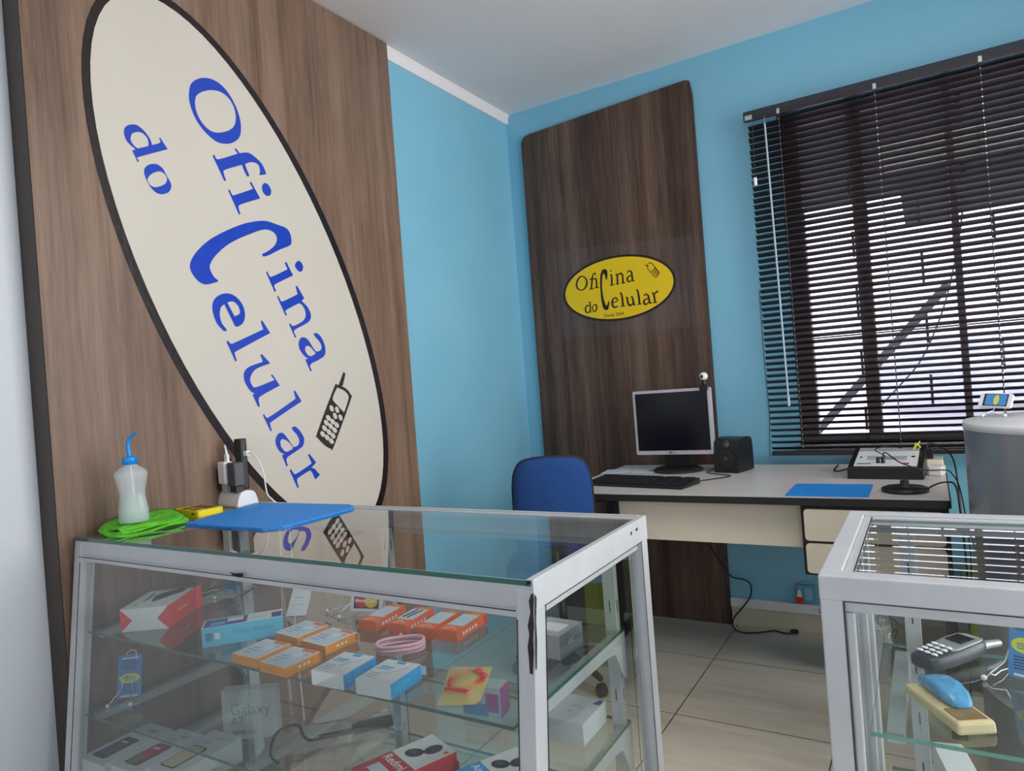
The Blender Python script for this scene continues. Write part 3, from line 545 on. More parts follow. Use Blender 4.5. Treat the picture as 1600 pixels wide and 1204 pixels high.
# ------------------------------------------------------------------ things on the desk
mo = thing('computer_monitor', 'square silver-framed computer monitor switched off on a black stand', 'monitor', (.88, -.24, DZ))
x0, x1, z0, z1, y = .706, 1.05, .812, 1.094, -.28
b = MB(); b.M = FY
b.prism(rrect(x0, z0, x1, z1, .006), y+.002, y+.03, M['silver']); b.build('bezel', mo, .002)
b = MB(); b.box(x0+.012, y-.0005, z0+.018, x1-.012, y+.0025, z1-.012, M['screen']); b.build('screen', mo)
b = MB(); b.box(x0+.04, y+.0305, z0+.03, x1-.04, y+.065, z1-.04, M['black']); b.build('back_cover', mo, .012)
b = MB(); b.text('LG', .013, T(.868, y-.0001, z0+.0045) @ RX(90), M['label_dark']); b.M = T(.861, y-.0002, z0+.009) @ RX(90); b.prism(ell(0, 0, .0048, .0048, n=20), 0, .0004, M['label_dark']); b.build('logo', mo)
b = MB(); b.box(.815, -.235, DZ+.02, .935, -.21, z0+.05, M['black']); b.M = T(.875, -.235, DZ); b.lathe([(.0, 0), (.105, 0), (.108, .006), (.095, .016), (.05, .024), (.0, .025)], M['black'], 40, cap=False); b.build('stand', mo, .002)
wc = thing('webcam', 'small round white webcam clipped on top of the monitor', 'webcam', (1.027, -.275, z1))
b = MB(); b.box(1.010, -.292, z1-.012, 1.044, -.282, z1+.012, M['black']); b.box(1.012, -.284, z1+.001, 1.042, -.245, z1+.012, M['black']); b.M = T(1.027, -.272, z1+.01); b.lathe([(.009, 0), (.011, .006), (.008, .018), (.006, .026)], M['black'], 14); b.build('clip', wc, .002)
b = MB(); b.ball((1.027, -.272, z1+.047), .0175, M['white'], 1, .9, 1); b.build('ball_housing', wc)
b = MB(); b.M = T(1.024, -.2895, z1+.047) @ RX(90); b.lathe([(.0001, -.001), (.006, -.001), (.0065, .001), (.004, .0025), (.0001, .0025)], M['black'], 16, cap=False); b.build('lens', wc)
kb = thing('keyboard', 'flat black computer keyboard at the left end of the desk', 'keyboard', (.85, -.62, DZ), -8)
Mk = T(.842, -.605, DZ) @ RZ(-9)
b = MB(Mk); b.add([(-.215, -.08, 0), (.215, -.08, 0), (.215, .075, 0), (-.215, .075, 0), (-.215, -.08, .011), (.215, -.08, .011), (.215, .075, .022), (-.215, .075, .022)],
                [[3, 2, 1, 0], [4, 5, 6, 7], [0, 1, 5, 4], [1, 2, 6, 5], [2, 3, 7, 6], [3, 0, 4, 7]], M['black']); b.build('case', kb, .003)
b = MB(Mk)
for r_ in range(6):
    for c in range(21):
        if c in (14, 18) : continue
        x = -.204+c*.0194; yv = -.068+r_*.0225+(0.004 if r_ == 5 else 0); zz = .0112+(yv+.08)/.155*.011
        b.box(x, yv, zz, x+.016, yv+.017, zz+.005, M['black_soft'])
b.build('keys', kb)
b = MB(); b.tube(smooth3([(1.03, -.575, DZ+.008), (1.08, -.5, DZ+.004), (1.14, -.40, DZ+.004), (1.06, -.345, DZ+.004), (1.02, -.30, DZ+.004), (1.02, -.2, DZ+.004), (1.0, -.1, DZ+.004)], 6), .0022, M['black'], 6)
tag(b.build('keyboard_cable'), 'thin black cable curling behind the keyboard beside the speaker', 'cable')
sp = thing('computer_speaker', 'small black rounded speaker to the right of the monitor', 'speaker', (1.1, -.21, DZ))
def rsolid(M_, w, d, h, m):
    b = MB(M_); b.M = M_ @ Matrix(((0, 0, 1, 0), (1, 0, 0, 0), (0, 1, 0, 0), (0, 0, 0, 1)))
    pr = [(-d/2, .004), (-d/2+.01, 0), (d/2-.01, 0), (d/2, .004), (d/2-.002, h*.8), (d/2-.02, h*.97), (0, h), (-d/2+.022, h*.93), (-d/2+.008, h*.78)]
    b.prism(smooth_poly(pr, 3), -w/2, w/2, m); return b
Ms = T(1.115, -.225, DZ) @ RZ(-12)
rsolid(Ms, .105, .15, .142, M['black']).build('case', sp, .005)
b = MB(Ms); b.M = Ms @ T(0, -.0735, .058) @ RX(90); b.lathe([(.0001, -.0005), (.034, -.0005), (.036, .002), (.033, .003), (.02, .0015), (.0001, .003)], M['black_soft'], 28, cap=False); b.ball((0, 0, .002), .008, M['dark_grey'], 1, 1, .4); b.build('driver', sp)
b = MB(Ms); b.M = Ms @ T(0, -.062, .118) @ RX(65); b.lathe([(.0001, 0), (.016, 0), (.015, .004), (.0001, .005)], M['dark_grey'], 20, cap=False); b.build('knob', sp)
for pz, (xa, ya, rz, s_) in enumerate(((.66, -.20, -6, 1), (.735, -.235, 14, .8), (.60, -.28, 8, .7))):
    b = MB(T(xa, ya, DZ+.0006+.0009*pz) @ RZ(rz)); b.box(-.08*s_, -.1*s_, 0, .08*s_, .1*s_, .0006, M['white_card'])
    for k in range(9): b.box(-.065*s_, (.075-.016*k)*s_, .0006, (.02+.04*random.random())*s_, (.079-.016*k)*s_, .0008, M['label_grey'])
    if pz == 1: b.prism(ell(.02, -.02, .02, .014, n=16), .0006, .0009, M['label_dark'])
    tag(b.build('paper_sheet'), ['printed white sheet of paper under the others behind the keyboard', 'small paper with a dark oval mark left of the monitor stand', 'small receipt lying at the far left corner of the desk'][pz], 'paper', 'papers behind the keyboard')
b = MB(); b.prism(rrect(1.412, -.806, 1.656, -.572, .012), DZ, DZ+.0035, M['mat_blue']); tag(b.build('work_mat', bevel=.001), 'blue rectangular work mat at the front right of the desk', 'mat')
# electronics box: sloping white control panel on a black case
tb = thing('tester_box', 'black bench tester with sloping white front panel and knobs', 'tester', (1.69, -.35, DZ))
Mt = T(1.69, -.335, DZ) @ RZ(-3)
b = MB(Mt); vs = [(-.12, -.11, 0), (.12, -.11, 0), (.12, .11, 0), (-.12, .11, 0), (-.118, -.112, .042), (.118, -.112, .042), (.118, .11, .088), (-.118, .11, .088)]
FB = [[3, 2, 1, 0], [4, 5, 6, 7], [0, 1, 5, 4], [1, 2, 6, 5], [2, 3, 7, 6], [3, 0, 4, 7]]
b.add(vs, FB, M['black']); b.build('case', tb, .004)
sl = math.degrees(math.atan2(.046, .222)); Mp = Mt @ T(0, -.112, .0425) @ RX(sl)
b = MB(Mp); b.box(-.098, .012, 0, .1, .176, .0015, M['white_card']); b.box(-.098, .182, 0, .1, .215, .0016, M['silver']); b.build('front_panel', tb)
b = MB(Mp); 
for k in range(22): b.box(-.062+k*.0058, .1, .0015, -.059+k*.0058, .112, .002, M['black_ink']); b.box(-.062+k*.0058, .085, .0015, -.059+k*.0058, .092, .002, M['black_ink'])
b.box(-.066, .078, .0015, .068, .0795, .002, M['black_ink']); b.box(-.066, .118, .0015, .068, .1195, .002, M['black_ink'])
b.box(-.09, .03, .0015, -.045, .038, .002, M['black_ink']); b.box(.055, .03, .0015, .075, .045, .002, M['deep_red']); b.box(-.03, .088, .0015, .03, .094, .0026, M['label_dark']); b.box(-.088, .1, .0015, -.078, .112, .002, M['black_ink']); b.box(.078, .105, .0015, .09, .12, .002, M['black_ink'])
b.build('printed_scale', tb)
for x in (-.022, -.006): b = MB(Mp @ T(x, .045, .0015)); b.lathe([(.006, 0), (.0065, .004), (.005, .02), (.0001, .021)], M['black'], 14, cap=False); b.build('probe_plug', tb)
b = MB(); p0 = Mp @ Vector((-.006, .045, .02)); b.tube(smooth3([tuple(p0), (p0.x+.01, p0.y-.01, p0.z+.02), (1.74, -.50, .80), (1.81, -.49, .775), (1.865, -.46, .77), (1.885, -.40, .75), (1.905, -.5, .70), (1.915, -.62, .5), (1.89, -.6, .2)], 6), .0022, M['black'], 6)
b.tube(smooth3([(p0.x-.016, p0.y, p0.z), (1.69, -.43, .815), (1.655, -.36, .83), (1.69, -.3, .835), (1.74, -.32, .83)], 6), .002, M['black'], 6)
tag(b.build('probe_cable'), 'thin black probe cable running from the tester off the desk edge', 'cable')
b = MB(); b.tube(smooth3([(1.57, -.3, DZ+.02), (1.545, -.28, DZ+.012), (1.52, -.27, DZ+.004), (1.50, -.24, DZ+.004), (1.5, -.1, DZ+.004)], 5), .003, M['black'], 6); tag(b.build('tester_power_cable'), 'short black cable leaving the left side of the tester', 'cable')
jd = thing('kettle_base', 'round black appliance base with a raised centre on the desk', 'appliance base', (1.752, -.685, DZ))
b = MB(T(1.752, -.685, DZ)); b.lathe([(.0001, 0), (.064, 0), (.067, .004), (.066, .012), (.058, .0155), (.0001, .016)], M['black'], 44, cap=False); b.build('disc', jd)
b = MB(T(1.752, -.685, DZ+.0155)); b.lathe([(.022, 0), (.02, .003), (.013, .006), (.013, .016), (.0105, .02), (.0001, .021)], M['black_soft'], 24, cap=False); b.build('connector', jd)
b = MB(); b.tube(smooth3([(1.815, -.67, DZ+.008), (1.84, -.63, DZ+.016), (1.868, -.6, DZ+.017), (1.888, -.62, DZ+.01), (1.895, -.66, .68), (1.9, -.7, .45), (1.885, -.68, .1)], 6), .003, M['black'], 6); tag(b.build('base_cable'), 'black cable from the round appliance base over the desk edge', 'cable')
pa = thing('power_adapter', 'white block adapter at the right rear corner of the desk', 'adapter', (1.845, -.33, DZ))
b = MB(T(1.842, -.335, DZ) @ RZ(-12)); b.box(-.023, -.03, 0, .023, .03, .034, M['white']); b.build('body', pa, .006)
b = MB(T(1.83, -.2, DZ)); b.box(-.035, -.05, 0, .035, .05, .042, M['cream_lam']); tag(b.build('socket_box', bevel=.004), 'ivory socket strip behind the white adapter on the desk', 'power strip')
b = MB(T(1.815, -.2, DZ+.0425)); b.box(-.02, -.02, 0, .02, .016, .038, M['black']); b.tube(smooth3([(0, 0, .036), (.01, .01, .055), (.045, .0, .04), (.075, -.1, .02), (.085, -.2, -.05), (.09, -.3, -.25)], 6), .0032, M['black'], 6); tag(b.build('black_plug', bevel=.003), 'black plug with thick cable on the ivory socket strip', 'plug')
b = MB(T(1.785, -.262, DZ+.083)); b.tube([(-.012, 0, 0), (-.004, 0, .012), (.004, 0, .02), (.012, 0, .03)], [.003, .004, .003, .002], M['tag_yellow'], 6); b.tube([(-.006, 0, .02), (.004, .0, .018), (.012, 0, .006)], .003, M['tag_yellow'], 6)
tag(b.build('crocodile_clip'), 'small yellow clip on top of the tester right corner', 'clip')
# ------------------------------------------------------------------ floor cable, socket
b = MB(); b.tube(smooth3([(.90, -.16, .7), (.92, -.1, .45), (.955, -.05, .33), (.985, -.032, .265), (1.02, -.028, .222), (1.075, -.026, .212), (1.099, -.026, .19), (1.094, -.028, .14), (1.055, -.03, .085), (1.018, -.035, .04), (1.015, -.06, .012), (1.045, -.1, .0035), (1.10, -.105, .0035), (1.15, -.075, .0035), (1.19, -.045, .0035), (1.235, -.06, .0035), (1.262, -.052, .0035)], 6), .0032, M['black'], 8)
cc = b.build('floor_cable'); tag(cc, 'black cable looping down from the desk onto the floor tiles', 'cable')
b = MB(T(1.272, -.04, 0) @ RZ(20)); b.box(-.016, -.009, .0, .016, .009, .016, M['black_soft']); b.build('plug_end', cc, .004)
so = thing('wall_socket', 'blue-painted double wall socket just above the white cable duct', 'socket', (1.33, -.008, .125))
MB().box(1.283, -.012, .128, 1.362, -.001, .208, M['socket_blue']).build('box', so, .003)
MB().box(1.322, -.0135, .142, 1.352, -.0121, .195, M['blue_wall']).build('cover', so, .001)
b = MB(); b.box(1.287, -.034, .131, 1.314, -.0125, .158, M['red_tool']); b.add([(1.29, -.03, .158), (1.312, -.03, .158), (1.312, -.014, .158), (1.29, -.014, .158), (1.297, -.026, .188), (1.305, -.026, .188), (1.305, -.018, .188), (1.297, -.018, .188)], FB, M['cream_lam'])
b.tube(smooth3([(1.301, -.022, .187), (1.303, -.024, .213), (1.33, -.026, .226), (1.37, -.025, .214), (1.42, -.02, .19)], 6), .003, M['phone_grey'], 6)
tag(b.build('red_plug', bevel=.001), 'red and beige plug with grey cord in the low wall socket', 'plug')
b = MB(); b.tube([(1.226, -.003, 1.5), (1.225, -.003, 1.2), (1.23, -.003, .95), (1.218, -.003, .76)], .0013, M['black'], 5); tag(b.build('wall_wire'), 'hair-thin dark wire running down the wall left of the blind', 'wire')
# ------------------------------------------------------------------ office chair
ch = thing('office_chair', 'office chair with rounded blue fabric backrest pulled up to the desk', 'chair', (.66, -.86, 0))
Mc = T(.655, -1.0, 0) @ RZ(25) @ Matrix.Diagonal((.89, 1, 1, 1))
def rounded_pad(M_, poly, y0, y1, m, curve):
    # pad with a swelling front and back; poly in XZ
    b = MB(M_); n = len(poly); cx = sum(p[0] for p in poly)/n; cz = sum(p[1] for p in poly)/n; rings = []
    levels = [(0.0, y0-.006), (.45, y0-.005), (.8, y0-.002), (.95, y0+.004), (1.0, y0+.014), (1.0, y1-.012), (.94, y1-.002), (.7, y1+.003), (0.0, y1+.005)]
    vs = []
    for s_, y in levels:
        for x, z in poly:
            xx = cx+(x-cx)*max(s_, .001); vs.append((xx, y+curve*(xx-cx)**2, cz+(z-cz)*max(s_, .001)))
    fs = [[i*n+k, i*n+(k+1) % n, (i+1)*n+(k+1) % n, (i+1)*n+k] for i in range(len(levels)-1) for k in range(n)]
    b.add(vs, fs, m, True); return b
bp_ = smooth_poly([(-.155, .58), (-.163, .68), (-.161, .80), (-.142, .862), (-.10, .889), (0, .897), (.10, .889), (.142, .862), (.161, .80), (.163, .68), (.155, .58), (.12, .535), (0, .525), (-.12, .535)], 4)
rounded_pad(Mc, bp_, -.018, .03, M['fabric'], .9).build('backrest', ch)
b = MB(Mc); b.tube([(x*1.004+0, -.002+.9*x*x, z) for x, z in bp_+bp_[:1]], .005, M['black_soft'], 6); b.build('piping', ch)
b = MB(Mc); b.tube(smooth3([(0, -.03, .56), (0, -.035, .50), (0, .0, .43), (0, .1, .41), (0, .17, .41)], 5), .016, M['black'], 8); b.box(-.045, -.032, .50, .045, -.018, .58, M['black']); b.build('back_bracket', ch, .003)
Ms_ = T(.555, -.80, 0) @ RZ(25) @ Matrix.Diagonal((.88, .88, 1, 1)); b = MB(Ms_); sp_ = smooth_poly([(-.21, -.19), (-.22, 0), (-.2, .18), (-.1, .215), (.1, .215), (.2, .18), (.22, 0), (.21, -.19), (.1, -.215), (-.1, -.215)], 4)
b.prism(sp_, .425, .475, M['fabric']); b.build('seat', ch, .02)
b = MB(Ms_); b.lathe([(.028, .06), (.028, .22), (.018, .22), (.018, .41), (.06, .415), (.06, .424)], M['black'], 18); b.build('gas_column', ch)
b = MB(Ms_)
for k in range(5):
    a = math.radians(72*k+20); b.tube([(0, 0, .1), (.12*math.cos(a), .12*math.sin(a), .095), (.24*math.cos(a), .24*math.sin(a), .066)], [.022, .018, .012], M['black'], 8)
b.build('star_base', ch)
for k in range(5):
    a = math.radians(72*k+20); b = MB(Ms_ @ T(.24*math.cos(a), .24*math.sin(a), .025) @ RZ(72*k+20+90) @ RY(90)); b.lathe([(.001, -.018), (.02, -.018), (.025, -.012), (.025, .012), (.02, .018), (.001, .018)], M['black_soft'], 16, cap=False); b.build('caster', ch)
# ------------------------------------------------------------------ waste bin under the desk
wb = thing('waste_bin', 'small grey bin with a clear plastic liner under the desk drawers', 'bin', (1.58, -.34, 0))
b = MB(T(1.58, -.34, 0)); b.lathe([(.07, 0), (.073, .005), (.085, .185), (.088, .19), (.086, .195)], M['bin'], 28); b.build('bucket', wb)
b = MB(T(1.58, -.34, 0)); pr = [(.092, .12), (.094, .185), (.08, .21), (.075, .25), (.045, .285), (.02, .30), (.05, .335), (.075, .36)]; sg_ = 36; vs = []
for r_, z in pr:
    for k in range(sg_): a = 2*math.pi*k/sg_; q = r_*(1+.14*math.sin(5*a+z*40)+.08*math.sin(11*a)); vs.append((q*math.cos(a), q*math.sin(a), z))
b.add(vs, [[i*sg_+k, i*sg_+(k+1) % sg_, (i+1)*sg_+(k+1) % sg_, (i+1)*sg_+k] for i in range(len(pr)-1) for k in range(sg_)], M['clear_bag'], True); b.build('clear_liner', wb)
# ------------------------------------------------------------------ curved steel pedestal with the demo phone
pd = thing('curved_pedestal', 'large grey curved metal pedestal between desk and right counter', 'pedestal', (2.188, -1.0, 0))
b = MB(T(2.188, -1.0, 0)); b.lathe([(.28, .001), (.28, .96)], M['steel'], 72, cap=True); b.build('body', pd)
b = MB(T(2.188, -1.0, 0)); b.lathe([(.001, .9605), (.2815, .9605), (.2815, .976), (.2795, .979), (.001, .979)], M['white'], 72, cap=False); b.build('top_rim', pd)  # white rim; glare on the top surface is put into the same white
dp = thing('demo_phone', 'white phone with a blue screen tilted back on top of the curved pedestal', 'phone', (1.992, -.90, .98))
Mq = T(1.992, -.90, 1.021) @ RZ(-24) @ RX(58) @ RZ(-4)
b = MB(Mq); b.prism(rrect(-.039, -.021, .039, .021, .006), 0, .008, M['white']); b.build('body', dp, .001)
b = MB(Mq); b.box(-.029, -.0185, .0081, .029, .0185, .0085, M['black_soft']); b.prism(rrect(-.024, -.0165, .026, .0165, .004), .0085, .009, M['tag_blue']); b.prism(ell(.002, 0, .0062, .0145, (1, .0), 24), .009, .0093, M['tag_yellow']); b.build('screen', dp)
def easel(M_, w, h, m, ball, parent=None, r=.0011):
    b = MB(M_)
    for sx in (-1, 1):
        x = sx*w/2
        b.tube([(x*1.5, -.034, .003), (x*1.2, -.028, .012), (x*.8, .004, h*.5), (x*.5, .008, h)], r, m, 6)
        b.tube([(x*1.2, -.028, .010), (x*1.1, -.02, .006), (x*1.0, .0, .008), (x*.9, .03, .003)], r, m, 6)
        b.ball((x*1.5, -.036, .005), .0045, ball)
    b.tube([(-w/4, .008, h), (0, .010, h*1.12), (w/4, .008, h)], r, m, 6); return b
tag(easel(T(1.996, -.885, .9795) @ RZ(-24), .035, .03, M['wire'], M['white']).build('wire_easel'), 'chrome wire easel holding the white phone on the curved pedestal', 'display stand')
# ------------------------------------------------------------------ lime tub behind the pedestal (mirrored in the counter side glass)
lc = thing('storage_tub', 'lime green rounded plastic tub with purple oval label by the back wall', 'tub', (2.2, -.26, 0))
b = MB(); tp = rrect(-.30, -.2, .30, .2, .09, 8); vs = []; pr = [(.86, .004), (.9, .0), (.97, .1), (1, .24), (1.03, .25), (1.03, .27), (1, .285), (.9, .30), (.5, .315), (.001, .318)]
for k_, z in pr: vs += [(2.2+x*k_, -.25+y*k_, z*1.28) for x, y in tp]
nt = len(tp); b.add(vs, [[i*nt+k, i*nt+(k+1) % nt, (i+1)*nt+(k+1) % nt, (i+1)*nt+k] for i in range(len(pr)-1) for k in range(nt)], M['lime'], True); b.build('tub', lc)
b = MB(T(2.06, -.40, .392) @ RX(12)); b.prism(ell(0, 0, .085, .05, n=28), .002, .005, M['purple_label'])
for k in range(3): b.box(-.05+.008*k, -.025+.018*k, .005, .045, -.018+.018*k, .0056, M['magenta'])
b.build('oval_label', lc)
# ------------------------------------------------------------------ showcase counters
def yf(z): return -2.312-.115*(.875-z)
def glass_pane(b, poly, fn, th, mface, medge):
    # poly in 2D, fn(u, v, w): w=0 outer face, w=1 inner face
    n = len(poly); vs = [fn(u, v, 0) for u, v in poly]+[fn(u, v, 1) for u, v in poly]
    b.add(vs, [list(range(n)), [n+k for k in range(n)][::-1]], mface); b.add(vs, [[k+n, (k+1) % n+n, (k+1) % n, k] for k in range(n)], medge)
c1 = thing('display_counter', 'white-framed glass showcase counter full of boxed accessories, left of the room', 'display counter', (.685, -2.09, 0))
A = M['alu']; X0, X1, YB, ZT = .044, 1.327, -1.845, .875
b = MB()
for x in (X0+.016, X1-.016):
    b.beam((x, yf(0)+.017, 0), (x, yf(.862)+.017, .862), .03, .034, A); b.box(x-.015, YB-.034, 0, x+.015, YB, .868, A)
b.box(X0+.0004, yf(.87)+.0005, .832, X1-.0003, yf(.87)+.030, .8665, A)                                   # front top rail
b.box(X0+.02, yf(.83)+.006, .818, X1-.02, yf(.83)+.020, .832, A)
b.box(X0+.0004, YB-.03, .832, X1-.0003, YB+.0004, .8768, A); b.box(X0+.02, YB-.024, .818, X1-.02, YB-.01, .832, A)
b.box(X1-.03, yf(.87)+.03, .832, X1-.001, YB-.03, .867, A); b.box(X0, yf(.87)+.03, .832, X0+.03, YB-.03, .867, A)
b.box(X1-.0042, yf(.87)-.002, .830, X1, YB+.001, .8782, A); b.box(X1-.012, yf(.87)-.0012, .8753, X1-.0041, YB, .8779, A); b.box(X0+.02, YB-.012, .8769, X1-.013, YB+.0002, .8785, A)
b.box(X1-.022, yf(.83)+.03, .816, X1-.009, YB-.03, .832, A)
b.box(X0+.0004, yf(.04)+.0005, .02, X1-.0004, yf(.04)+.03, .07, A); b.box(X0, YB-.03, .02, X1, YB, .07, A); b.box(X0, yf(.04)+.03, .02, X0+.03, YB-.03, .07, A); b.box(X1-.03, yf(.04)+.03, .02, X1, YB-.03, .07, A)
b.box(X0+.03, yf(.04)+.03, .05, X1-.03, YB-.03, .06, M['alu2'])
b.build('frame', c1, .0015)
b = MB()
for z, w in ((.8315, .0008),): b.box(X1-.0006, yf(.83)+.03, z-w, X1+.0004, YB-.03, z+w, M['gasket']); b.box(X0+.03, yf(.83)-.0045, z-w, X1-.03, yf(.83)-.0035, z+w, M['gasket'])
b.beam((X1-.0295, yf(.07)-.0003, .07), (X1-.0295, yf(.818)-.0003, .818), .0014, .002, M['gasket']); b.beam((X1-.0002, yf(.07)+.0345, .07), (X1-.0002, yf(.83)+.0345, .83), .001, .0016, M['gasket'])
b.box(X1-.0006, YB-.0355, .07, X1+.0004, YB-.034, .83, M['gasket']); b.beam((X0+.0295, yf(.07)-.0003, .07), (X0+.0295, yf(.818)-.0003, .818), .0014, .002, M['gasket'])
b.build('rubber_gasket', c1)
b = MB(); glass_pane(b, [(X0+.001, yf(.87)), (X1-.013, yf(.87)), (X1-.013, YB-.013), (X0+.001, YB-.013)], lambda u, v, w: (u, v, .8752-.008*w), .008, M['pane'], M['glass_edge']); b.build('glass_top', c1)
b = MB(); glass_pane(b, [(X0+.029, .07), (X1-.029, .07), (X1-.029, .82), (X0+.029, .82)], lambda u, v, w: (u, yf(v)+.012+.004*w, v), .004, M['pane_front'], M['glass_edge']); b.build('front_glass', c1)
b = MB(); glass_pane(b, [(yf(.07)+.033, .07), (YB-.033, .07), (YB-.033, .82), (yf(.82)+.033, .82)], lambda u, v, w: (X1-.012-.004*w, u, v), .004, M['pane'], M['glass_edge']); b.build('side_glass', c1)
b = MB(); glass_pane(b, [(X1-.045, .07), (.66, .07), (.66, .82), (X1-.045, .82)], lambda u, v, w: (u, YB-.012-.004*w, v), .004, M['pane'], M['glass_edge']); b.build('rear_sliding_glass', c1)
def pst(x, y, slots=True):
    b = MB(); b.box(x-.0125, y-.012, .07, x+.0125, y+.006, .832, A)
    b2 = [(.79, ), (.70, ), (.61, ), (.52, ), (.43, ), (.34, ), (.25, )]
    if slots:
        for (z,) in b2: b.box(x+.0124, y-.004, z-.012, x+.0131, y-.0015, z+.012, M['gasket']); b.box(x-.0012, y-.0126, z-.012, x+.0012, y-.0119, z+.012, M['gasket'])
    return b
for x in (1.255, .66, .088): pst(x, -1.885).build('slotted_upright', c1, .001)
SH = [(.645, -2.312, (1.262, .66, .08)), (.455, -2.332, (1.262, .64, .08)), (.31, -2.34, (1.262, .64, .08))]
for zi, (z, yfr, xs) in enumerate(SH):
    b = MB(); glass_pane(b, [(.052, yfr), (1.272, yfr), (1.272, -1.872), (.052, -1.872)], lambda u, v, w: (u, v, z+.006-.006*w), .006, M['shelf'], M['glass_edge']); b.build('glass_shelf', c1)
    for x in xs:
        if zi == 0 and x == .66: continue
        b = MB(Matrix(((0, 0, 1, 0), (1, 0, 0, 0), (0, 1, 0, 0), (0, 0, 0, 1))))
        b.prism([(-1.873, z-.0005), (-1.873, z-.095), (-1.892, z-.09), (-1.91, z-.055), (-1.925, z-.03), (-1.96, z-.024), (yfr+.025, z-.018), (yfr+.02, z-.0005)], x-.011, x+.011, A); b.build('shelf_bracket', c1, .0015)
CH = [(1.322, .8565), (1.3255, .8589), (1.3265, .8494), (1.3252, .8315), (1.3262, .8128), (1.3242, .7934), (1.3250, .7746), (1.3227, .7444), (1.3178, .7453), (1.317, .7608), (1.3148, .7826), (1.3181, .7991), (1.3153, .8114), (1.3204, .8311), (1.3179, .8467)]
MB().flat([CH], lambda x, z: (x, yf(z)-.0012, z), M['rust']).build('paint_chip', c1)
MB().flat([[(yf(.857), .857), (yf(.80), .80), (yf(.75), .75), (yf(.75)+.003, .752), (yf(.79)+.005, .79), (yf(.82)+.003, .82), (yf(.85)+.006, .85)]], lambda y, z: (X1+.0006, y, z), M['rust']).build('paint_chip', c1)
MB().flat([[(.634, .849), (.655, .848), (.675, .850), (.678, .845), (.668, .841), (.650, .842)]], lambda x, z: (x, yf(z)-.0035, z-.012), M['rust']).build('paint_chip', c1)
MB().flat([[(-1.935, .862), (-1.925, .864), (-1.93, .855)]], lambda y, z: (X1+.0006, y, z), M['rust']).build('paint_chip', c1)
MB().flat([[(-1.908, .863), (-1.893, .864), (-1.898, .858), (-1.905, .859)]], lambda y, z: (X1+.0006, y, z), M['rust']).build('paint_chip', c1)
# right counter
c2 = thing('display_counter', 'white-framed glass showcase counter at the right holding old handsets', 'display counter', (2.3, -1.935, 0))
A2 = M['alu']; U0, U1, V0, V1 = 1.69, 2.93, -2.162, -1.708
b = MB()
for x in (U0, U1-.03):
    b.box(x+.0005, V0+.0005, 0, x+.0295, V0+.034, .84, A2); b.box(x+.0005, V1-.034, 0, x+.0295, V1-.0005, .84, A2)
b.box(U0, V0, .838, U1, V0+.03, .872, A2); b.box(U0, V1-.03, .838, U1, V1, .872, A2); b.box(U0, V0+.03, .838, U0+.028, V1-.03, .872, A2); b.box(U1-.028, V0+.03, .838, U1, V1-.03, .872, A2)
b.box(U0+.028, V0+.03, .862, U0+.04, V1-.03, .868, A2); b.box(U0+.04, V1-.038, .862, U1-.04, V1-.03, .868, A2)
b.box(U0+.0298, V0+.007, .822, U1-.0298, V0+.02, .8385, A2); b.box(U0+.0302, V0+.0075, .07, U0+.042, V0+.0195, .8215, A2)
b.box(U0+.001, V0+.001, .02, U1-.001, V0+.03, .07, A2); b.box(U0, V1-.03, .02, U1, V1, .07, A2); b.box(U0, V0+.03, .02, U0+.03, V1-.03, .07, A2); b.box(U1-.03, V0+.03, .02, U1, V1-.03, .07, A2); b.box(U0+.03, V0+.03, .05, U1-.03, V1-.03, .06, M['alu2'])
b.box(U0+.006, V1-.06, .07, U0+.022, V1-.034, .838, A2)
b.build('frame', c2, .0022)
b = MB(); b.box(U0+.03, V0-.0002, .8375, U1-.03, V0+.0005, .8388, M['gasket']); b.box(U0+.0295, V0+.0001, .07, U0+.0308, V0+.0068, .838, M['gasket']); b.box(U0+.0405, V0+.031, .8685, U0+.0425, V1-.039, .8692, M['gasket']); b.build('rubber_gasket', c2)
b = MB(); glass_pane(b, [(U0+.029, V0+.031), (U1-.029, V0+.031), (U1-.029, V1-.031), (U0+.029, V1-.031)], lambda u, v, w: (u, v, .862-.006*w), .006, M['pane'], M['glass_edge_light']); b.build('glass_top', c2)
b = MB(); glass_pane(b, [(U0+.04, .07), (U1-.031, .07), (U1-.031, .822), (U0+.04, .822)], lambda u, v, w: (u, V0+.012+.004*w, v), .004, M['pane'], M['glass_edge_light']); b.build('front_glass', c2)
b = MB(); glass_pane(b, [(V1-.035, .07), (V0+.035, .07), (V0+.035, .838), (V1-.035, .838)], lambda u, v, w: (U0+.01+.004*w, u, v), .004, M['pane'], M['glass_edge_light']); b.build('side_glass', c2)
for x in (1.785, 2.3, 2.86):
    b = MB(); b.box(x-.0125, V1-.052, .07, x+.0125, V1-.035, .838, A2)
    for k in range(8): b.box(x-.0012, V1-.0526, .77-.09*k, x+.0012, V1-.0519, .79-.09*k, M['gasket'])
    b.build('slotted_upright', c2, .001)
for z, yfr in ((.63, -2.10), (.40, -2.12)):
    b = MB(); glass_pane(b, [(U0+.045, yfr), (U1-.045, yfr), (U1-.045, V1-.04), (U0+.045, V1-.04)], lambda u, v, w: (u, v, z+.006-.006*w), .006, M['shelf'], M['glass_edge_light']); b.build('glass_shelf', c2)
    for x in (1.765, 2.3, 2.86):
        b = MB(Matrix(((0, 0, 1, 0), (1, 0, 0, 0), (0, 1, 0, 0), (0, 0, 0, 1))))
        b.prism([(V1-.053, z-.0005), (V1-.053, z-.09), (V1-.066, z-.085), (V1-.085, z-.05), (V1-.1, z-.028), (V1-.15, z-.024), (yfr+.03, z-.02), (yfr+.022, z-.0005)], x-.011, x+.011, A2); b.build('shelf_bracket', c2, .002)
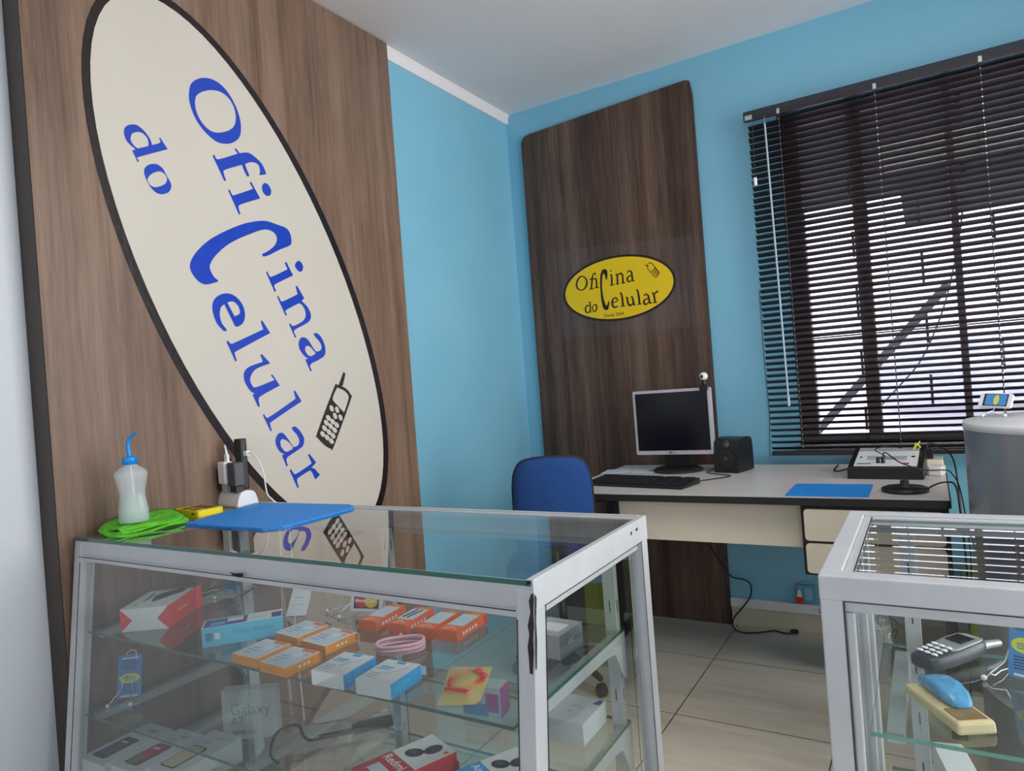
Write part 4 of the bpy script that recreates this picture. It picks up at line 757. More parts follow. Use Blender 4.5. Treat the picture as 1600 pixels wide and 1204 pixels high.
# ------------------------------------------------------------------ things on top of the left counter
TT = .8756
cl = MB(); random.seed(3)
outl = [(.046, -2.19), (.06, -2.26), (.11, -2.285), (.18, -2.295), (.205, -2.285), (.212, -2.20), (.212, -2.14), (.18, -2.10), (.11, -2.075), (.05, -2.075)]
def cloth(outl, z, th, seed, lift):
    rnd = random.Random(seed); P = smooth_poly(outl, 4); cx = sum(p[0] for p in P)/len(P); cy = sum(p[1] for p in P)/len(P); n = len(P); vs = []; L = [1, .97, .8, .5, .2, .001]
    for li, s_ in enumerate(L):
        for k, (x, y) in enumerate(P):
            w = .0035*math.sin(k*.9+seed)+.003*math.sin(k*.37+2*seed+3*s_); up = lift*max(0, (.09-x))/.05
            vs.append((max(.037, cx+(x-cx)*s_), cy+(y-cy)*s_, z+th*(0 if li == 0 else (.75 if li == 1 else 1))+w*(.6 if li < 2 else .5)+max(0, up)*s_+.002))
    fs = [[i*n+k, i*n+(k+1) % n, (i+1)*n+(k+1) % n, (i+1)*n+k] for i in range(len(L)-1) for k in range(n)]
    return vs, fs, P, n
for i, (dz, th, ro) in enumerate(((0, .006, 0), (.0055, .006, .02), (.011, .006, -.03))):
    o2 = [(.13+(x-.13)*(1-.05*i)*math.cos(ro)-(y+2.17)*math.sin(ro)*.9, -2.17+(y+2.17)*(1-.06*i)*math.cos(ro)+(x-.13)*math.sin(ro)) for x, y in outl]
    vs, fs, P, n = cloth(o2, TT+dz, th, i+1, .018); cl.add(vs, fs, M['green_cloth'], True)
    cl.add([(max(.036, x), y, TT+dz+.0005) for x, y in P], [list(range(n))[::-1]], M['green_cloth'])
tag(cl.build('cleaning_cloth'), 'bright green folded cloth at the left end of the counter under the bottle', 'cloth')
bx, by = .145, -2.222; BZ = TT+.0225
wb_ = thing('wash_bottle', 'translucent squeeze bottle with blue cap and bent spout on the green cloth', 'bottle', (bx, by, BZ))
Mb = T(bx, by, BZ) @ RZ(20); SX, SY = 1.0, .82
def hexprof(b, prof, m, cap=True):
    seg = 32; vs = []
    for r_, z in prof:
        for k in range(seg):
            a = 2*math.pi*k/seg; q = r_*(1+.035*math.cos(4*a)); vs.append((q*math.cos(a)*SX, q*math.sin(a)*SY, z))
    fs = [[i*seg+k, i*seg+(k+1) % seg, (i+1)*seg+(k+1) % seg, (i+1)*seg+k] for i in range(len(prof)-1) for k in range(seg)]
    b.add(vs, fs, m, True)
    if cap: b.add(vs, [[(len(prof)-1)*seg+k for k in range(seg)], [k for k in range(seg)][::-1]], m)
b = MB(Mb); hexprof(b, [(.034, 0), (.037, .003), (.0365, .03), (.0325, .055), (.031, .066), (.032, .078), (.0375, .104), (.041, .117), (.0385, .124), (.027, .133), (.0165, .139), (.016, .144)], M['bottle']); b.build('body', wb_)
b = MB(Mb); hexprof(b, [(.0325, .0015), (.0355, .004), (.035, .03), (.0312, .055), (.0298, .066)], M['liquid']); b.build('liquid', wb_)
b = MB(Mb); b.lathe([(.0001, .142), (.0175, .142), (.0175, .157), (.0165, .159), (.007, .160), (.0055, .164), (.0001, .164)], M['cap_blue'], 26, cap=False); b.tube(smooth3([(0, 0, .16), (-.002, 0, .182), (-.001, 0, .197), (.008, 0, .210), (.021, 0, .216), (.026, 0, .2165)], 5), [.0052]*5+[.0048]*5+[.0042]*5+[.0035]*5+[.0025]*6, M['cap_blue'], 10); b.build('spout_cap', wb_)
b = MB(Mb); b.tube([(0, 0, .16), (.004, 0, .08), (.008, 0, .006)], .0022, M['white'], 8); b.build('dip_tube', wb_)
yd = thing('yellow_meter', 'yellow pocket device with dark display beside the green cloth', 'device', (.112, -2.015, TT))
My = T(.104, -2.02, TT) @ RZ(-5)
b = MB(My); b.prism(rrect(-.063, -.037, .063, .037, .008), 0, .0175, M['yellow_case']); b.build('case', yd, .003)
b = MB(My); b.box(-.045, -.005, .0174, .045, .03, .0184, M['dark_window']); b.box(-.038, -.032, .0174, -.005, -.012, .0182, M['dark_window']); b.box(.006, -.032, .0174, .04, -.012, .0182, M['dark_window']); b.box(.03, -.0376, .006, .043, -.0368, .011, M['black']); b.box(-.045, -.0376, .006, -.03, -.0368, .011, M['black']); b.build('display', yd)
b = MB(); pm = [(.228, -2.142), (.515, -2.142), (.532, -2.138), (.552, -2.118), (.556, -2.10), (.556, -1.90), (.53, -1.852), (.50, -1.848), (.162, -1.872)]
pm = [(.226, -2.143), (.52, -2.143), (.555, -2.112), (.553, -1.885), (.505, -1.850), (.158, -1.875)]
b.prism(pm, TT, TT+.005, M['mat_blue']); tag(b.build('work_mat', bevel=.0015), 'large bright blue mat lying on top of the left glass counter', 'mat')
ps = thing('power_strip', 'rounded white power strip standing at the wall end of the left counter', 'power strip', (.095, -1.885, TT))
Mw = T(.094, -1.888, TT) @ RZ(-8)
b = MB(Mw @ Matrix(((0, 0, 1, 0), (1, 0, 0, 0), (0, 1, 0, 0), (0, 0, 0, 1))))
b.prism(smooth_poly([(-.032, 0, 1), (.032, 0, 1), (.031, .012), (.024, .034), (.012, .043), (-.012, .043), (-.024, .034), (-.031, .012)], 3), -.054, .058, M['white']); b.build('body', ps, .003)
b = MB(Mw); b.box(-.052, -.034, 0, .056, .034, .008, M['cream_lam']); b.build('base_edge', ps, .002)
def chg(name, label, cat, x, y, z, w, d, h, m, prong=True, rz=-8, extra=None):
    t = thing(name, label, cat, (x, y, z)); b = MB(T(x, y, z) @ RZ(rz)); b.box(-w/2, -d/2, 0, w/2, d/2, h, m); b.build('body', t, .004)
    if extra: b = MB(T(x, y, z) @ RZ(rz)); extra(b); b.build('plug', t, .001)
    return t
Z0 = TT+.043
chg('phone_charger', 'white phone charger block with a cable plugged in, on the power strip', 'charger', .076, -1.908, Z0+.022, .040, .028, .064, M['white'], extra=lambda b: (b.box(-.011, -.009, -.022, .011, .009, -.0003, M['silver'])))
chg('phone_charger', 'black charger wrapped in clear plastic at the right of the power strip', 'charger', .1225, -1.908, Z0+.016, .042, .032, .068, M['dark_grey'], extra=lambda b: (b.box(-.017, -.012, -.018, .017, .012, -.0003, M['black'])))
chg('phone_charger', 'low black charger at the left end of the power strip', 'charger', .045, -1.90, Z0+.0005, .016, .024, .062, M['black'])
chg('phone_charger', 'tall upright black adapter standing highest behind the white charger', 'charger', .098, -1.868, Z0+.0005, .036, .022, .148, M['black'])
b = MB(T(.082, -1.905, Z0+.085)); b.box(-.0065, -.004, 0, .0065, .004, .022, M['white']); b.tube([(0, 0, .022), (0, 0, .034)], [.004, .0028], M['white'], 8); b.tube(smooth3([(0, 0, .034), (-.002, 0, .046), (-.012, .003, .048), (-.018, .01, .035), (-.022, .016, 0), (-.024, .02, -.05), (-.02, .03, -.12)], 5), .0016, M['white'], 6)
tag(b.build('charging_cable'), 'short white charging cable looping over the white charger', 'cable')
b = MB(); b.box(.112, -1.874, Z0+.098, .13, -1.862, Z0+.112, M['white']); b.tube(smooth3([(.128, -1.868, Z0+.105), (.145, -1.868, Z0+.104), (.175, -1.868, Z0+.082), (.192, -1.868, Z0+.045), (.20, -1.868, Z0-.01), (.204, -1.853, TT+.01), (.205, -1.838, .86), (.2, -1.836, .75), (.19, -1.838, .55), (.2, -1.838, .3)], 6), .0022, M['white'], 6)
tag(b.build('charging_cable'), 'long white cable arcing right from the tall black adapter and down behind the counter', 'cable')
b = MB(); b.tube(smooth3([(.052, -1.895, Z0+.06), (.046, -1.89, Z0+.078), (.052, -1.885, Z0+.092), (.066, -1.88, Z0+.088), (.068, -1.882, Z0+.064)], 5), .002, M['black'], 6)
tag(b.build('charging_cable'), 'small black cable loop left of the white charger', 'cable')
b = MB(); b.tube(smooth3([(.245, -1.838, .872), (.247, -1.837, .7), (.24, -1.837, .5), (.25, -1.837, .25)], 5), .0022, M['white'], 6); tag(b.build('hanging_cable'), 'straight white cable hanging behind the left counter seen through the glass', 'cable')
# ------------------------------------------------------------------ boxes on the shelves
TOP, FRT, RGT, LFT, BCK = 1, 2, 3, 5, 4
def carton(name, label, cat, FR, w, d, h, ang, z, mats, deco=None, group=None, flap=None):
    # FR: front-right bottom corner; mats: bottom, top, front, right, back, left
    t = MB(T(FR[0], FR[1], z) @ RZ(ang)); t.box(-w, 0, 0, 0, d, h, mats)
    if flap: flap(t, w, d, h)
    if deco: deco(t, w, d, h)
    o = t.build(name); return tag(o, label, cat, group)
def six(a, b_, c=None): return [M[b_], M[a], M[b_], M[c or b_], M[b_], M[c or b_]]
Z1 = .6513; Z2 = .4613; Z3 = .3163
def dec_or(t, w, d, h):
    t.box(-w+.004, .006, h, -.004, d-.012, h+.0003, M['card_label']); t.box(-w*.55, d-.011, h, -.006, d-.002, h+.0004, M['red_orange'])
    for k in range(3): t.box(-w+.012, .016+.012*k, h+.0003, -w+.012+.022+.008*(k % 2), .020+.012*k, h+.0006, M['label_grey'])
    t.prism(ell(-w*.38, d*.62, .011, .009, n=14), h+.0003, h+.0006, M['label_white']); t.prism(ell(-.014, d-.022, .004, .004, n=10), h+.0003, h+.0006, M['orange'])
    for k in range(3): t.box(0, d*.34+.011*k, h*.4, .0003, d*.34+.006+.011*k, h*.62, M['label_white'])
for i, (FR, lab) in enumerate((((.689, -2.311), 'orange charger box, left one of the front pair on the top shelf'), ((.783, -2.320), 'orange charger box, right one of the front pair on the top shelf'),
                ((.676, -2.200), 'orange charger box, left one of the rear pair beside the blue carton'), ((.772, -2.213), 'orange charger box, right one of the rear pair behind the pairs in front'))):
    carton('charger_box', lab, 'box', FR, .078, .083, .0185, -1 if i < 2 else -5, Z1, six('white_card', 'orange'), dec_or, 'orange and white charger boxes', lambda t, w, d, h: t.box(.0001, d-.004, h*.3, .008, d-.0035, h*.95, M['orange']) if i in (1, 3) else None)
def dec_bl(t, w, d, h):
    t.box(-w*.62, d-.012, h, -w*.38, d-.002, h+.0003, M['cyan']); t.box(-w+.006, d*.55, h, -w*.55, d*.6, h+.0003, M['light_cyan']); t.box(-w+.01, d*.64, h, -w*.5, d*.69, h+.0003, M['cyan'])
    for k in range(3): t.box(-w+.006, .014+.008*k, h, -w+.03, .017+.008*k, h+.0003, M['label_grey'])
    t.tube([(-w*.5, d*.35, h+.0005), (-w*.2, d*.7, h+.0005), (-.012, d*.75, h+.0005)], .0012, M['label_grey'], 5)
    Mt_ = T(.0003, d*.12, h*.38) @ RZ(90) @ RX(90); t.text('turbo', .016, Mt_, M['light_cyan'], sx=1.2)
for i, (FR, lab) in enumerate((((.928, -2.318), 'white box with bright blue side, left of two at the shelf front'), ((1.034, -2.315), 'white box with bright blue side, right of two, beside the yellow bag'))):
    carton('cable_box', lab, 'box', FR, .076, .088, .026, 3, Z1, [M['white_card'], M['white_card'], M['white_card'], M['cyan'], M['white_card'], M['cyan']], dec_bl, 'white and blue cable boxes', lambda t, w, d, h: t.box(.0001, d-.003, h*.35, .012, d-.0025, h*.95, M['white_card']) if i == 1 else None)
def dec_og(t, w, d, h):
    t.box(-w+.003, .03, h, -.003, d-.016, h+.0003, M['card_label']); t.box(-w*.6, d-.014, h, -.008, d-.003, h+.0004, M['orange'])
    t.tube([(-w+.01, .008, h+.0003), (-w*.5, .02, h+.0003), (-.01, .01, h+.0003)], .0008, M['label_white'], 5)
    for k in range(5): t.box(0, d*.2+.012*k, h*.32, .0003, d*.2+.007+.012*k, h*.62, M['label_white'])
GL = [((.7817, -2.076), 'slim orange box, leftmost of the rear row beside the card logo sign', 5), ((.8594, -2.070), 'slim orange box with dark pen picture, second from left in the rear row', 5), ((.9318, -2.069), 'slim orange box, third from left in the rear row', 4), ((.9896, -2.064), 'slim orange box, rightmost of the rear row on the top shelf', 3)]
for i, (FR, lab, a) in enumerate(GL):
    def dg(t, w, d, h, i=i):
        dec_og(t, w, d, h)
        if i == 1:
            for q in (0, 1): t.tube([(-w+.012+.012*q, .04, h+.0012), (-w+.02+.012*q, d-.024, h+.0012)], .0015, M['label_dark'], 6)
    carton('earphone_box', lab, 'box', FR, .046, .112, .0235, a, Z1, six('red_orange', 'red_orange'), dg, 'slim orange boxes in a row', lambda t, w, d, h: t.box(.0001, d-.003, h*.2, .008, d-.0025, h*.9, M['red_orange']) if i == 3 else None)
def dec_red(t, w, d, h):
    t.add([(-w, -.0003, 0), (-w+.028, -.0003, h*.48), (-w, -.0003, h)], [[0, 1, 2]], M['red']); t.add([(0, -.0003, 0), (0, -.0003, h), (-.026, -.0003, h*.5)], [[0, 1, 2]], M['red'])
    t.prism(smooth_poly([(-.075, .10), (-.05, .14), (-.02, .15), (-.018, .12), (-.03, .1), (-.05, .06), (-.06, .05)], 3), h, h+.0004, M['label_dark']); t.prism([(-.09, .12), (-.085, .125), (-.08, .07), (-.085, .05)], h, h+.0004, M['label_dark'])
    t.prism(ell(-w+.02, .03, .006, .01, n=12), h, h+.0004, M['label_grey'])
    t.text('HOT CHARGE', .0085, T(.0004, .05, h*.45) @ RZ(90) @ RX(90), M['label_white'])
    t.add([(.0004, d, 0), (.0004, d-.03, 0), (.001, d, h), (.012, d+.006, h*1.1), (.014, d+.01, 0)], [[0, 2, 3, 4]], M['red'])
carton('accessory_box', 'white accessory box with red ends on the top shelf near the left end', 'box', (.2686, -2.2286), .112, .15, .053, 33, Z1, [M['white_card'], M['white_card'], M['white_card'], M['red'], M['red'], M['red']], dec_red)
def dec_cy(t, w, d, h):
    t.box(-w*.98, .004, h, -w*.45, d-.006, h+.0003, M['purple']); t.box(-w*.9, .012, h+.0003, -w*.72, d*.5, h+.0006, M['light_cyan']); t.box(-w*.7, d*.4, h+.0003, -w*.5, d*.8, h+.0006, M['white_card']); t.box(-w*.14, .006, h, -w*.01, d*.7, h+.0003, M['purple']); t.box(-w*.42, .012, h, -w*.2, d*.6, h+.0003, M['card_label'])
    for k in range(7): t.box(-w+.008+.002*k, -.0003, .012, -w+.009+.002*k, 0, .03, M['label_dark'])
    t.box(-w+.026, -.0003, .014, -w+.036, 0, .028, M['card_label']); t.text('TURBO POWER', .012, T(-w*.62, -.0004, h*.45) @ RX(90), M['tag_blue'])
carton('long_box', 'long light blue carton with indigo pictures left of the orange boxes', 'box', (.5846, -2.1597), .165, .06, .041, 48, Z1, [M['light_cyan'], M['white_card'], M['light_cyan'], M['light_cyan'], M['light_cyan'], M['light_cyan']], dec_cy)
# pink cable coil
b = MB(); rnd = random.Random(5); P = []
for k in range(150):
    a = 2*math.pi*k/30; r_ = 1+.05*math.sin(k*.21); P.append((.903+.047*math.cos(a)*r_, -2.137+.030*math.sin(a)*r_+.004*math.sin(k*.13), Z1+.004+.0035*(k//30)+.001*math.sin(a*3)))
Mr = T(.903, -2.137, 0) @ RZ(38) @ T(-.903, 2.137, 0)
b.M = Mr; b.tube(P, .0032, M['pink'], 8)
cb_ = b.build('coiled_cable'); tag(cb_, 'pink braided cable coiled up behind the white and blue boxes', 'cable')
b = MB(Mr); b.tube([(.903+.004*math.cos(a), -2.105+.008*math.sin(a)*.2, Z1+.0105+.012*math.sin(a)) for a in [2*math.pi*k/14 for k in range(15)]], .0012, M['white'], 6); b.build('twist_tie', cb_)
# yellow bag with red earphones
yb = thing('earphone_bag', 'translucent yellow bag with red earphones at the front right of the top shelf', 'bag', (1.11, -2.24, Z1))
BG = [(1.122, -2.305), (1.050, -2.172), (1.125, -2.142), (1.185, -2.275)]
def pillow(poly, z, th, m, n=9):
    b = MB(); vs = []; rnd = random.Random(2)
    for sgn in (-1, 1):
        for i in range(n+1):
            for j in range(n+1):
                u, v = i/n, j/n; p = [(poly[0][q]*(1-u)+poly[3][q]*u)*(1-v)+(poly[1][q]*(1-u)+poly[2][q]*u)*v for q in (0, 1)]
                hh = th*(math.sin(math.pi*u)*math.sin(math.pi*v))**.6*(.85+.15*math.sin(9*u+7*v)) if 0 < u < 1 and 0 < v < 1 else 0
                vs.append((p[0], p[1], z+(hh if sgn > 0 else -hh*.15)+.0022))
    N = (n+1)**2; fs = []
    for i in range(n):
        for j in range(n):
            a = i*(n+1)+j; fs.append([N+a, N+a+n+1, N+a+n+2, N+a+1]); fs.append([a, a+1, a+n+2, a+n+1])
    b.add(vs, fs, m, True); return b
pillow(BG, Z1, .018, M['yellow_bag']).build('bag', yb)
b = MB(); P = []
for k in range(110): a = 2*math.pi*k/22; P.append((1.122+.026*math.cos(a)+.003*math.sin(k*.7), -2.222+.036*math.sin(a)+.002*math.cos(k*1.1), Z1+.005+.0018*(k//22)+.001*math.sin(k)))
b.tube(P, .0016, M['red_cable'], 6); b.tube([(1.11, -2.262, Z1+.008), (1.155, -2.262, Z1+.01)], .006, M['red_cable'], 10); b.ball((1.128, -2.19, Z1+.014), .008, M['red_cable'], 1, 1, .7); b.ball((1.146, -2.2, Z1+.013), .007, M['red_cable'], 1, 1, .7); b.build('red_earphones', yb)
# card logo sign on a wire easel
mc = thing('card_logo_sign', 'small white sign with red and yellow overlapping circles on the top shelf', 'sign', (.655, -2.0, Z1))
Mm = T(.672, -1.99, Z1+.006) @ RZ(14) @ RX(72) @ Matrix.Diagonal((1.22, 1.15, 1, 1))
b = MB(Mm); b.prism(rrect(-.034, 0, .034, .044, .004), 0, .0022, M['white_card']); b.build('card', mc)
b = MB(Mm); b.box(-.027, .006, .0022, .027, .038, .0026, M['black_ink']); b.prism(ell(-.0105, .022, .0145, .0145, n=26), .0026, .003, M['mc_red']); b.prism(ell(.0105, .022, .0145, .0145, n=26), .003, .0033, M['mc_yellow']); b.text('MasterCard', .0092, T(-.0245, .0185, .0036), M['label_white'], bold=.0002); b.build('print', mc)
tag(easel(T(.612, -1.992, Z1) @ RZ(-20), .045, .052, M['wire'], M['white']).build('wire_easel'), 'chrome wire easel with white ball feet holding the red and yellow logo sign', 'display stand')
# hang tag on the second shelf + easel, and another at the rear of the top shelf
def hangtag(M_, w, h, label, bend=0):
    t = thing('hang_tag', label, 'tag', tuple(M_.translation)); b = MB(M_); b.prism(rrect(-w/2, 0, w/2, h, w*.12), 0, .0012, M['tag_blue']); b.build('card', t)
    b = MB(M_); b.prism(ell(0, h*.45, w*.44, h*.11, n=28), .0012, .0018, M['tag_yellow'])
    for k in range(3): b.box(-w*.28, h*.40+.0035*k, .0018, w*.26, h*.40+.0015+.0035*k, .0021, M['tag_blue'])
    for k in range(6): b.box(-w*.36, h*.66+.0045*k, .0012, w*(.3-.05*(k % 3)), h*.66+.0015+.0045*k, .0015, M['navy'])
    for k in range(5): b.box(-w*.36, h*.12+.0045*k, .0012, w*(.34-.06*(k % 2)), h*.12+.0015+.0045*k, .0015, M['navy'])
    b.box(-w*.34, h*.9, .0012, w*.36, h*.93, .0015, M['white_card']); b.box(-w*.34, h*.03, .0012, w*.36, h*.06, .0015, M['white_card']); b.build('print', t); return t
t = hangtag(T(.108, -2.247, Z2+.006) @ RZ(38) @ RX(74), .056, .10, 'blue hang tag with yellow oval near the left end of the second shelf')
b = MB(T(.108, -2.247, Z2+.006) @ RZ(33) @ RX(74)); b.tube(smooth3([(-.012, .094, .001), (-.01, .106, .001), (0, .111, .001), (.01, .106, .001), (.012, .094, .001)], 4), .0012, M['white_cable'], 6); b.build('hanging_loop', t)
tag(easel(T(.104, -2.25, Z2) @ RZ(33), .036, .05, M['wire'], M['white'], r=.0013).build('wire_easel'), 'wire easel with white feet holding the blue hang tag on the second shelf', 'display stand')
hangtag(T(.165, -1.985, Z1+.004) @ RZ(10) @ RX(72), .042, .09, 'blue hang tag partly hidden at the rear left of the top shelf')
tag(easel(T(.13, -2.0, Z1) @ RZ(0), .05, .045, M['wire'], M['white'], r=.0014).build('wire_easel'), 'chrome wire easel at the rear left of the top shelf behind the red box', 'display stand')
# clear bag and leaning price card behind the blue box
def crumple(poly, z, h, m, seed, n=8, lean=0):
    b = MB(); rnd = random.Random(seed); vs = []
    for i in range(n+1):
        for j in range(n+1):
            u, v = i/n, j/n; p = [(poly[0][q]*(1-u)+poly[3][q]*u)*(1-v)+(poly[1][q]*(1-u)+poly[2][q]*u)*v for q in (0, 1)]
            vs.append((p[0]+rnd.uniform(-.004, .004), p[1]+rnd.uniform(-.004, .004), z+.001+h*v*lean+rnd.uniform(0, .006)+(h*(1-lean))*math.sin(math.pi*u)*math.sin(math.pi*v)))
    fs = [[i*(n+1)+j, (i+1)*(n+1)+j, (i+1)*(n+1)+j+1, i*(n+1)+j+1] for i in range(n) for j in range(n)]; b.add(vs, fs, m, True); return b
tag(crumple([(.30, -2.14), (.30, -2.02), (.41, -2.0), (.44, -2.12)], Z1, .06, M['clear_bag'], 4, lean=.7).build('plastic_bag'), 'clear plastic sleeve with hanging hole behind the light blue carton', 'bag')
b = MB(T(.505, -2.062, Z1) @ RZ(30) @ RX(38)); b.box(-.018, 0, 0, .03, .088, .0015, M['white_card']); b.box(-.01, .05, .0015, .015, .052, .0018, M['label_grey']); b.box(-.01, .03, .0015, .02, .0312, .0018, M['label_grey'])
tag(b.build('price_card'), 'white leaning price card to the right of the light blue carton', 'card')
# silver box and white box at the right end
b = MB(T(1.227, -2.068, Z1) @ RZ(-4)); b.box(-.075, 0, 0, 0, .085, .044, [M['silver'], M['silver'], M['silver'], M['wire'], M['silver'], M['silver']]); b.box(-.06, .02, .044, -.015, .06, .0445, M['white_card']); b.text('L&C', .012, T(.0003, .03, .02) @ RZ(90) @ RX(90), M['label_grey'])
tag(b.build('perfume_box'), 'shiny silver carton at the right end of the top shelf', 'box')
b = MB(T(1.229, -2.004, Z2) @ RZ(0)); b.box(-.125, 0, 0, 0, .11, .042, M['white_card']); b.text('EX1', .014, T(-.055, .06, .0422), M['label_grey']); b.prism([(-.018, .085), (-.002, .085), (-.002, .105), (-.012, .105)], .042, .0424, M['purple']); b.box(-.05, .04, .042, -.048, .045, .0424, M['label_dark'])
tag(b.build('white_box', bevel=.001), 'plain white box at the right end of the second shelf', 'box')
# earbud boxes
def buds(b, x, y, z, s_, a):
    for q in (-1, 1):
        cx_, cy_ = x+math.cos(a)*.012*q*s_, y+math.sin(a)*.012*q*s_; b.prism(ell(cx_, cy_, .0125*s_, .0095*s_, (math.cos(a+.4*q), math.sin(a+.4*q)), 24), z, z+.0006, M['black']); b.prism(ell(cx_+.003*q, cy_, .006*s_, .005*s_, n=16), z+.0006, z+.0009, M['dark_grey'])
def dec_rd(t, w, d, h):
    t.box(-w, 0, h, 0, d*.48, h+.0003, M['deep_red']); buds(t, -w*.5, d*.74, h+.0003, 1.45, 1.1); t.text('Redmi', .026, T(-w*.93, d*.34, h+.0006), M['label_white'], bold=.0004); t.box(-w*.8, .02, h+.0003, -w*.35, d*.27, h+.0006, M['card_label']); t.box(-.014, d-.02, h+.0003, -.006, d-.012, h+.0006, M['red_orange'])
    t.box(.0001, d-.003, .01, .012, d-.0025, h*.7, M['deep_red'])
carton('earbud_box', 'white and red earbud box with a picture of black earbuds on the second shelf', 'box', (.997, -2.335), .088, .165, .043, -22, Z2, [M['deep_red'], M['white_card'], M['deep_red'], M['deep_red'], M['deep_red'], M['deep_red']], dec_rd)
def dec_ad(t, w, d, h):
    t.box(-w, 0, h, 0, d*.48, h+.0003, M['cyan']); buds(t, -w*.55, d*.74, h+.0003, 1.35, 1.1); t.text('AirDots', .022, T(-w*.93, d*.34, h+.0006), M['label_white'], bold=.0003)
carton('earbud_box', 'white and blue earbud box beside the front right post on the second shelf', 'box', (1.157, -2.292), .088, .15, .04, -28, Z2, [M['cyan'], M['white_card'], M['cyan'], M['cyan'], M['cyan'], M['cyan']], dec_ad)
b = MB(T(1.02, -1.97, Z2) @ RZ(8)); b.box(-.09, 0, 0, 0, .045, .062, [M['cyan'], M['white_card'], M['card_label'], M['magenta'], M['tag_blue'], M['tag_blue']]); b.box(-.09, -.0003, 0, -.03, 0, .026, M['tag_blue']); b.box(-.035, -.0004, .01, -.005, 0, .05, M['magenta']); b.box(-.09, -.0004, .052, -.04, 0, .062, M['light_cyan'])
tag(b.build('toy_box'), 'small pink white and blue carton at the rear of the second shelf', 'box')
# black earphone kit in a clear bag
eb = thing('cable_bag', 'clear bag with a black cable and plug lying across the second shelf', 'bag', (.75, -2.2, Z2))
pillow([(.66, -2.31), (.60, -2.22), (.78, -2.03), (.86, -2.10)], Z2, .022, M['clear_bag'], 12).build('bag', eb)
b = MB(); b.tube(smooth3([(.715, -2.30, Z2+.006), (.68, -2.29, Z2+.012), (.655, -2.25, Z2+.03), (.68, -2.22, Z2+.036), (.705, -2.225, Z2+.02), (.725, -2.215, Z2+.012), (.76, -2.16, Z2+.012)], 6), .003, M['black'], 8); b.tube([(.725, -2.205, Z2+.012), (.775, -2.15, Z2+.012)], .006, M['black'], 8); b.build('black_cable', eb)
b = MB(T(.79, -2.12, Z2+.004) @ RZ(48)); b.box(-.04, -.014, 0, .045, .014, .016, M['black']); b.build('black_plug', eb, .003)
# white gift bag behind
gb = thing('gift_bag', 'white gift bag with string handles at the rear left on the lower shelf', 'bag', (.215, -1.97, Z3))
Mg = T(.30, -2.045, Z3) @ RZ(30) @ Matrix.Diagonal((.82, .8, 1, 1))
b = MB(Mg); b.box(-.085, -.02, 0, .085, .02, .125, M['white_card']); b.build('body', gb, .001)
b = MB(Mg); b.text('Galaxy', .042, T(-.06, -.0205, .062) @ RX(90), M['label_grey'], sx=1.1); b.text('A7', .036, T(-.06, -.0205, .034) @ RX(90), M['label_grey']); b.text('SAMSUNG', .016, T(-.055, -.0205, .012) @ RX(90), M['label_dark']); b.build('print', gb)
b = MB(Mg)
for y_ in (-.02, .02): b.tube(smooth3([(-.035, y_, .10), (-.03, y_, .12), (-.01, y_, .133), (.01, y_, .133), (.03, y_, .12), (.035, y_, .10)], 4), .0012, M['white_cable'], 6)
b.build('string_handle', gb)
# phone boxes on the lower shelf
for i, (FR, hh, lab, pc) in enumerate((((.158, -2.345), .044, 'white handset box with a dark blue phone picture, leftmost on the lower shelf', 'navy'), ((.268, -2.33), .044, 'white handset box with red and green phone picture, middle of three', 'deep_red'), ((.385, -2.315), .056, 'tallest white handset box with gold phone picture, right of three', 'beige'))):
    def dp_(t, w, d, h, pc=pc, i=i):
        t.prism(rrect(-w*.82, .02, -w*.3, d*.62, .008), h, h+.0004, M['black']); t.prism(rrect(-w*.79, .024, -w*.36, d*.6, .006), h+.0004, h+.0008, M[pc]); t.box(-w*.7, d*.48, h+.0008, -w*.5, d*.52, h+.0011, M['white_card'])
        t.prism(ell(-w*.4, d*.85, .014, .008, n=18), h, h+.0004, M['label_grey' if i < 2 else 'beige']); t.text('Moto', .014, T(-w*.75, d*.7, h+.0003), M['label_grey']); t.box(-.0001, .02, h*.3, .0004, d*.6, h*.36, M['label_grey'])
        if i == 1: t.prism(ell(-w*.6, d*.2, .014, .02, n=14), h+.0008, h+.0011, M['green_thing'])
    carton('handset_box', lab, 'box', FR, .098, .178, hh, 2, Z3, [M['white_card']]*6, dp_, 'white handset boxes')
b = MB(T(.50, -2.28, Z3)); b.box(-.06, -.01, 0, .05, .12, .03, M['green_thing']); tag(b.build('green_box', bevel=.002), 'green box on the lower shelf right of the handset boxes', 'box')
# ------------------------------------------------------------------ right counter contents
Y1 = .6363
ph = thing('old_handset', 'old grey and navy candybar handset with stub antenna on the right counter shelf', 'handset', (1.84, -1.80, Y1))
Mh = T(1.838, -1.803, Y1) @ RZ(52) @ Matrix.Diagonal((1.1, 1.08, 1.1, 1))
def loft(b, secs, m, smooth=True):
    n = len(secs[0]); vs = [v for s_ in secs for v in s_]; fs = [[i*n+k, i*n+(k+1) % n, (i+1)*n+(k+1) % n, (i+1)*n+k] for i in range(len(secs)-1) for k in range(n)]
    fs += [list(range(n))[::-1], [(len(secs)-1)*n+k for k in range(n)]]; b.add(vs, fs, m, smooth)
def hsec(x, w, z0, z1, n=16):
    out = []
    for k in range(n): a = 2*math.pi*k/n; c, s_ = math.cos(a), math.sin(a); out.append((x, w/2*math.copysign(abs(c)**.5, c), (z0+z1)/2+(z1-z0)/2*math.copysign(abs(s_)**.5, s_)))
    return out
b = MB(Mh); loft(b, [hsec(-.062, .030, .006, .018), hsec(-.059, .040, .001, .022), (hsec(-.04, .0455, 0, .0235)), hsec(-.01, .047, 0, .0255), hsec(.02, .0475, .001, .0285), hsec(.045, .046, .004, .0295), hsec(.056, .04, .008, .028), hsec(.061, .028, .013, .024)], M['phone_navy']); b.build('body', ph)
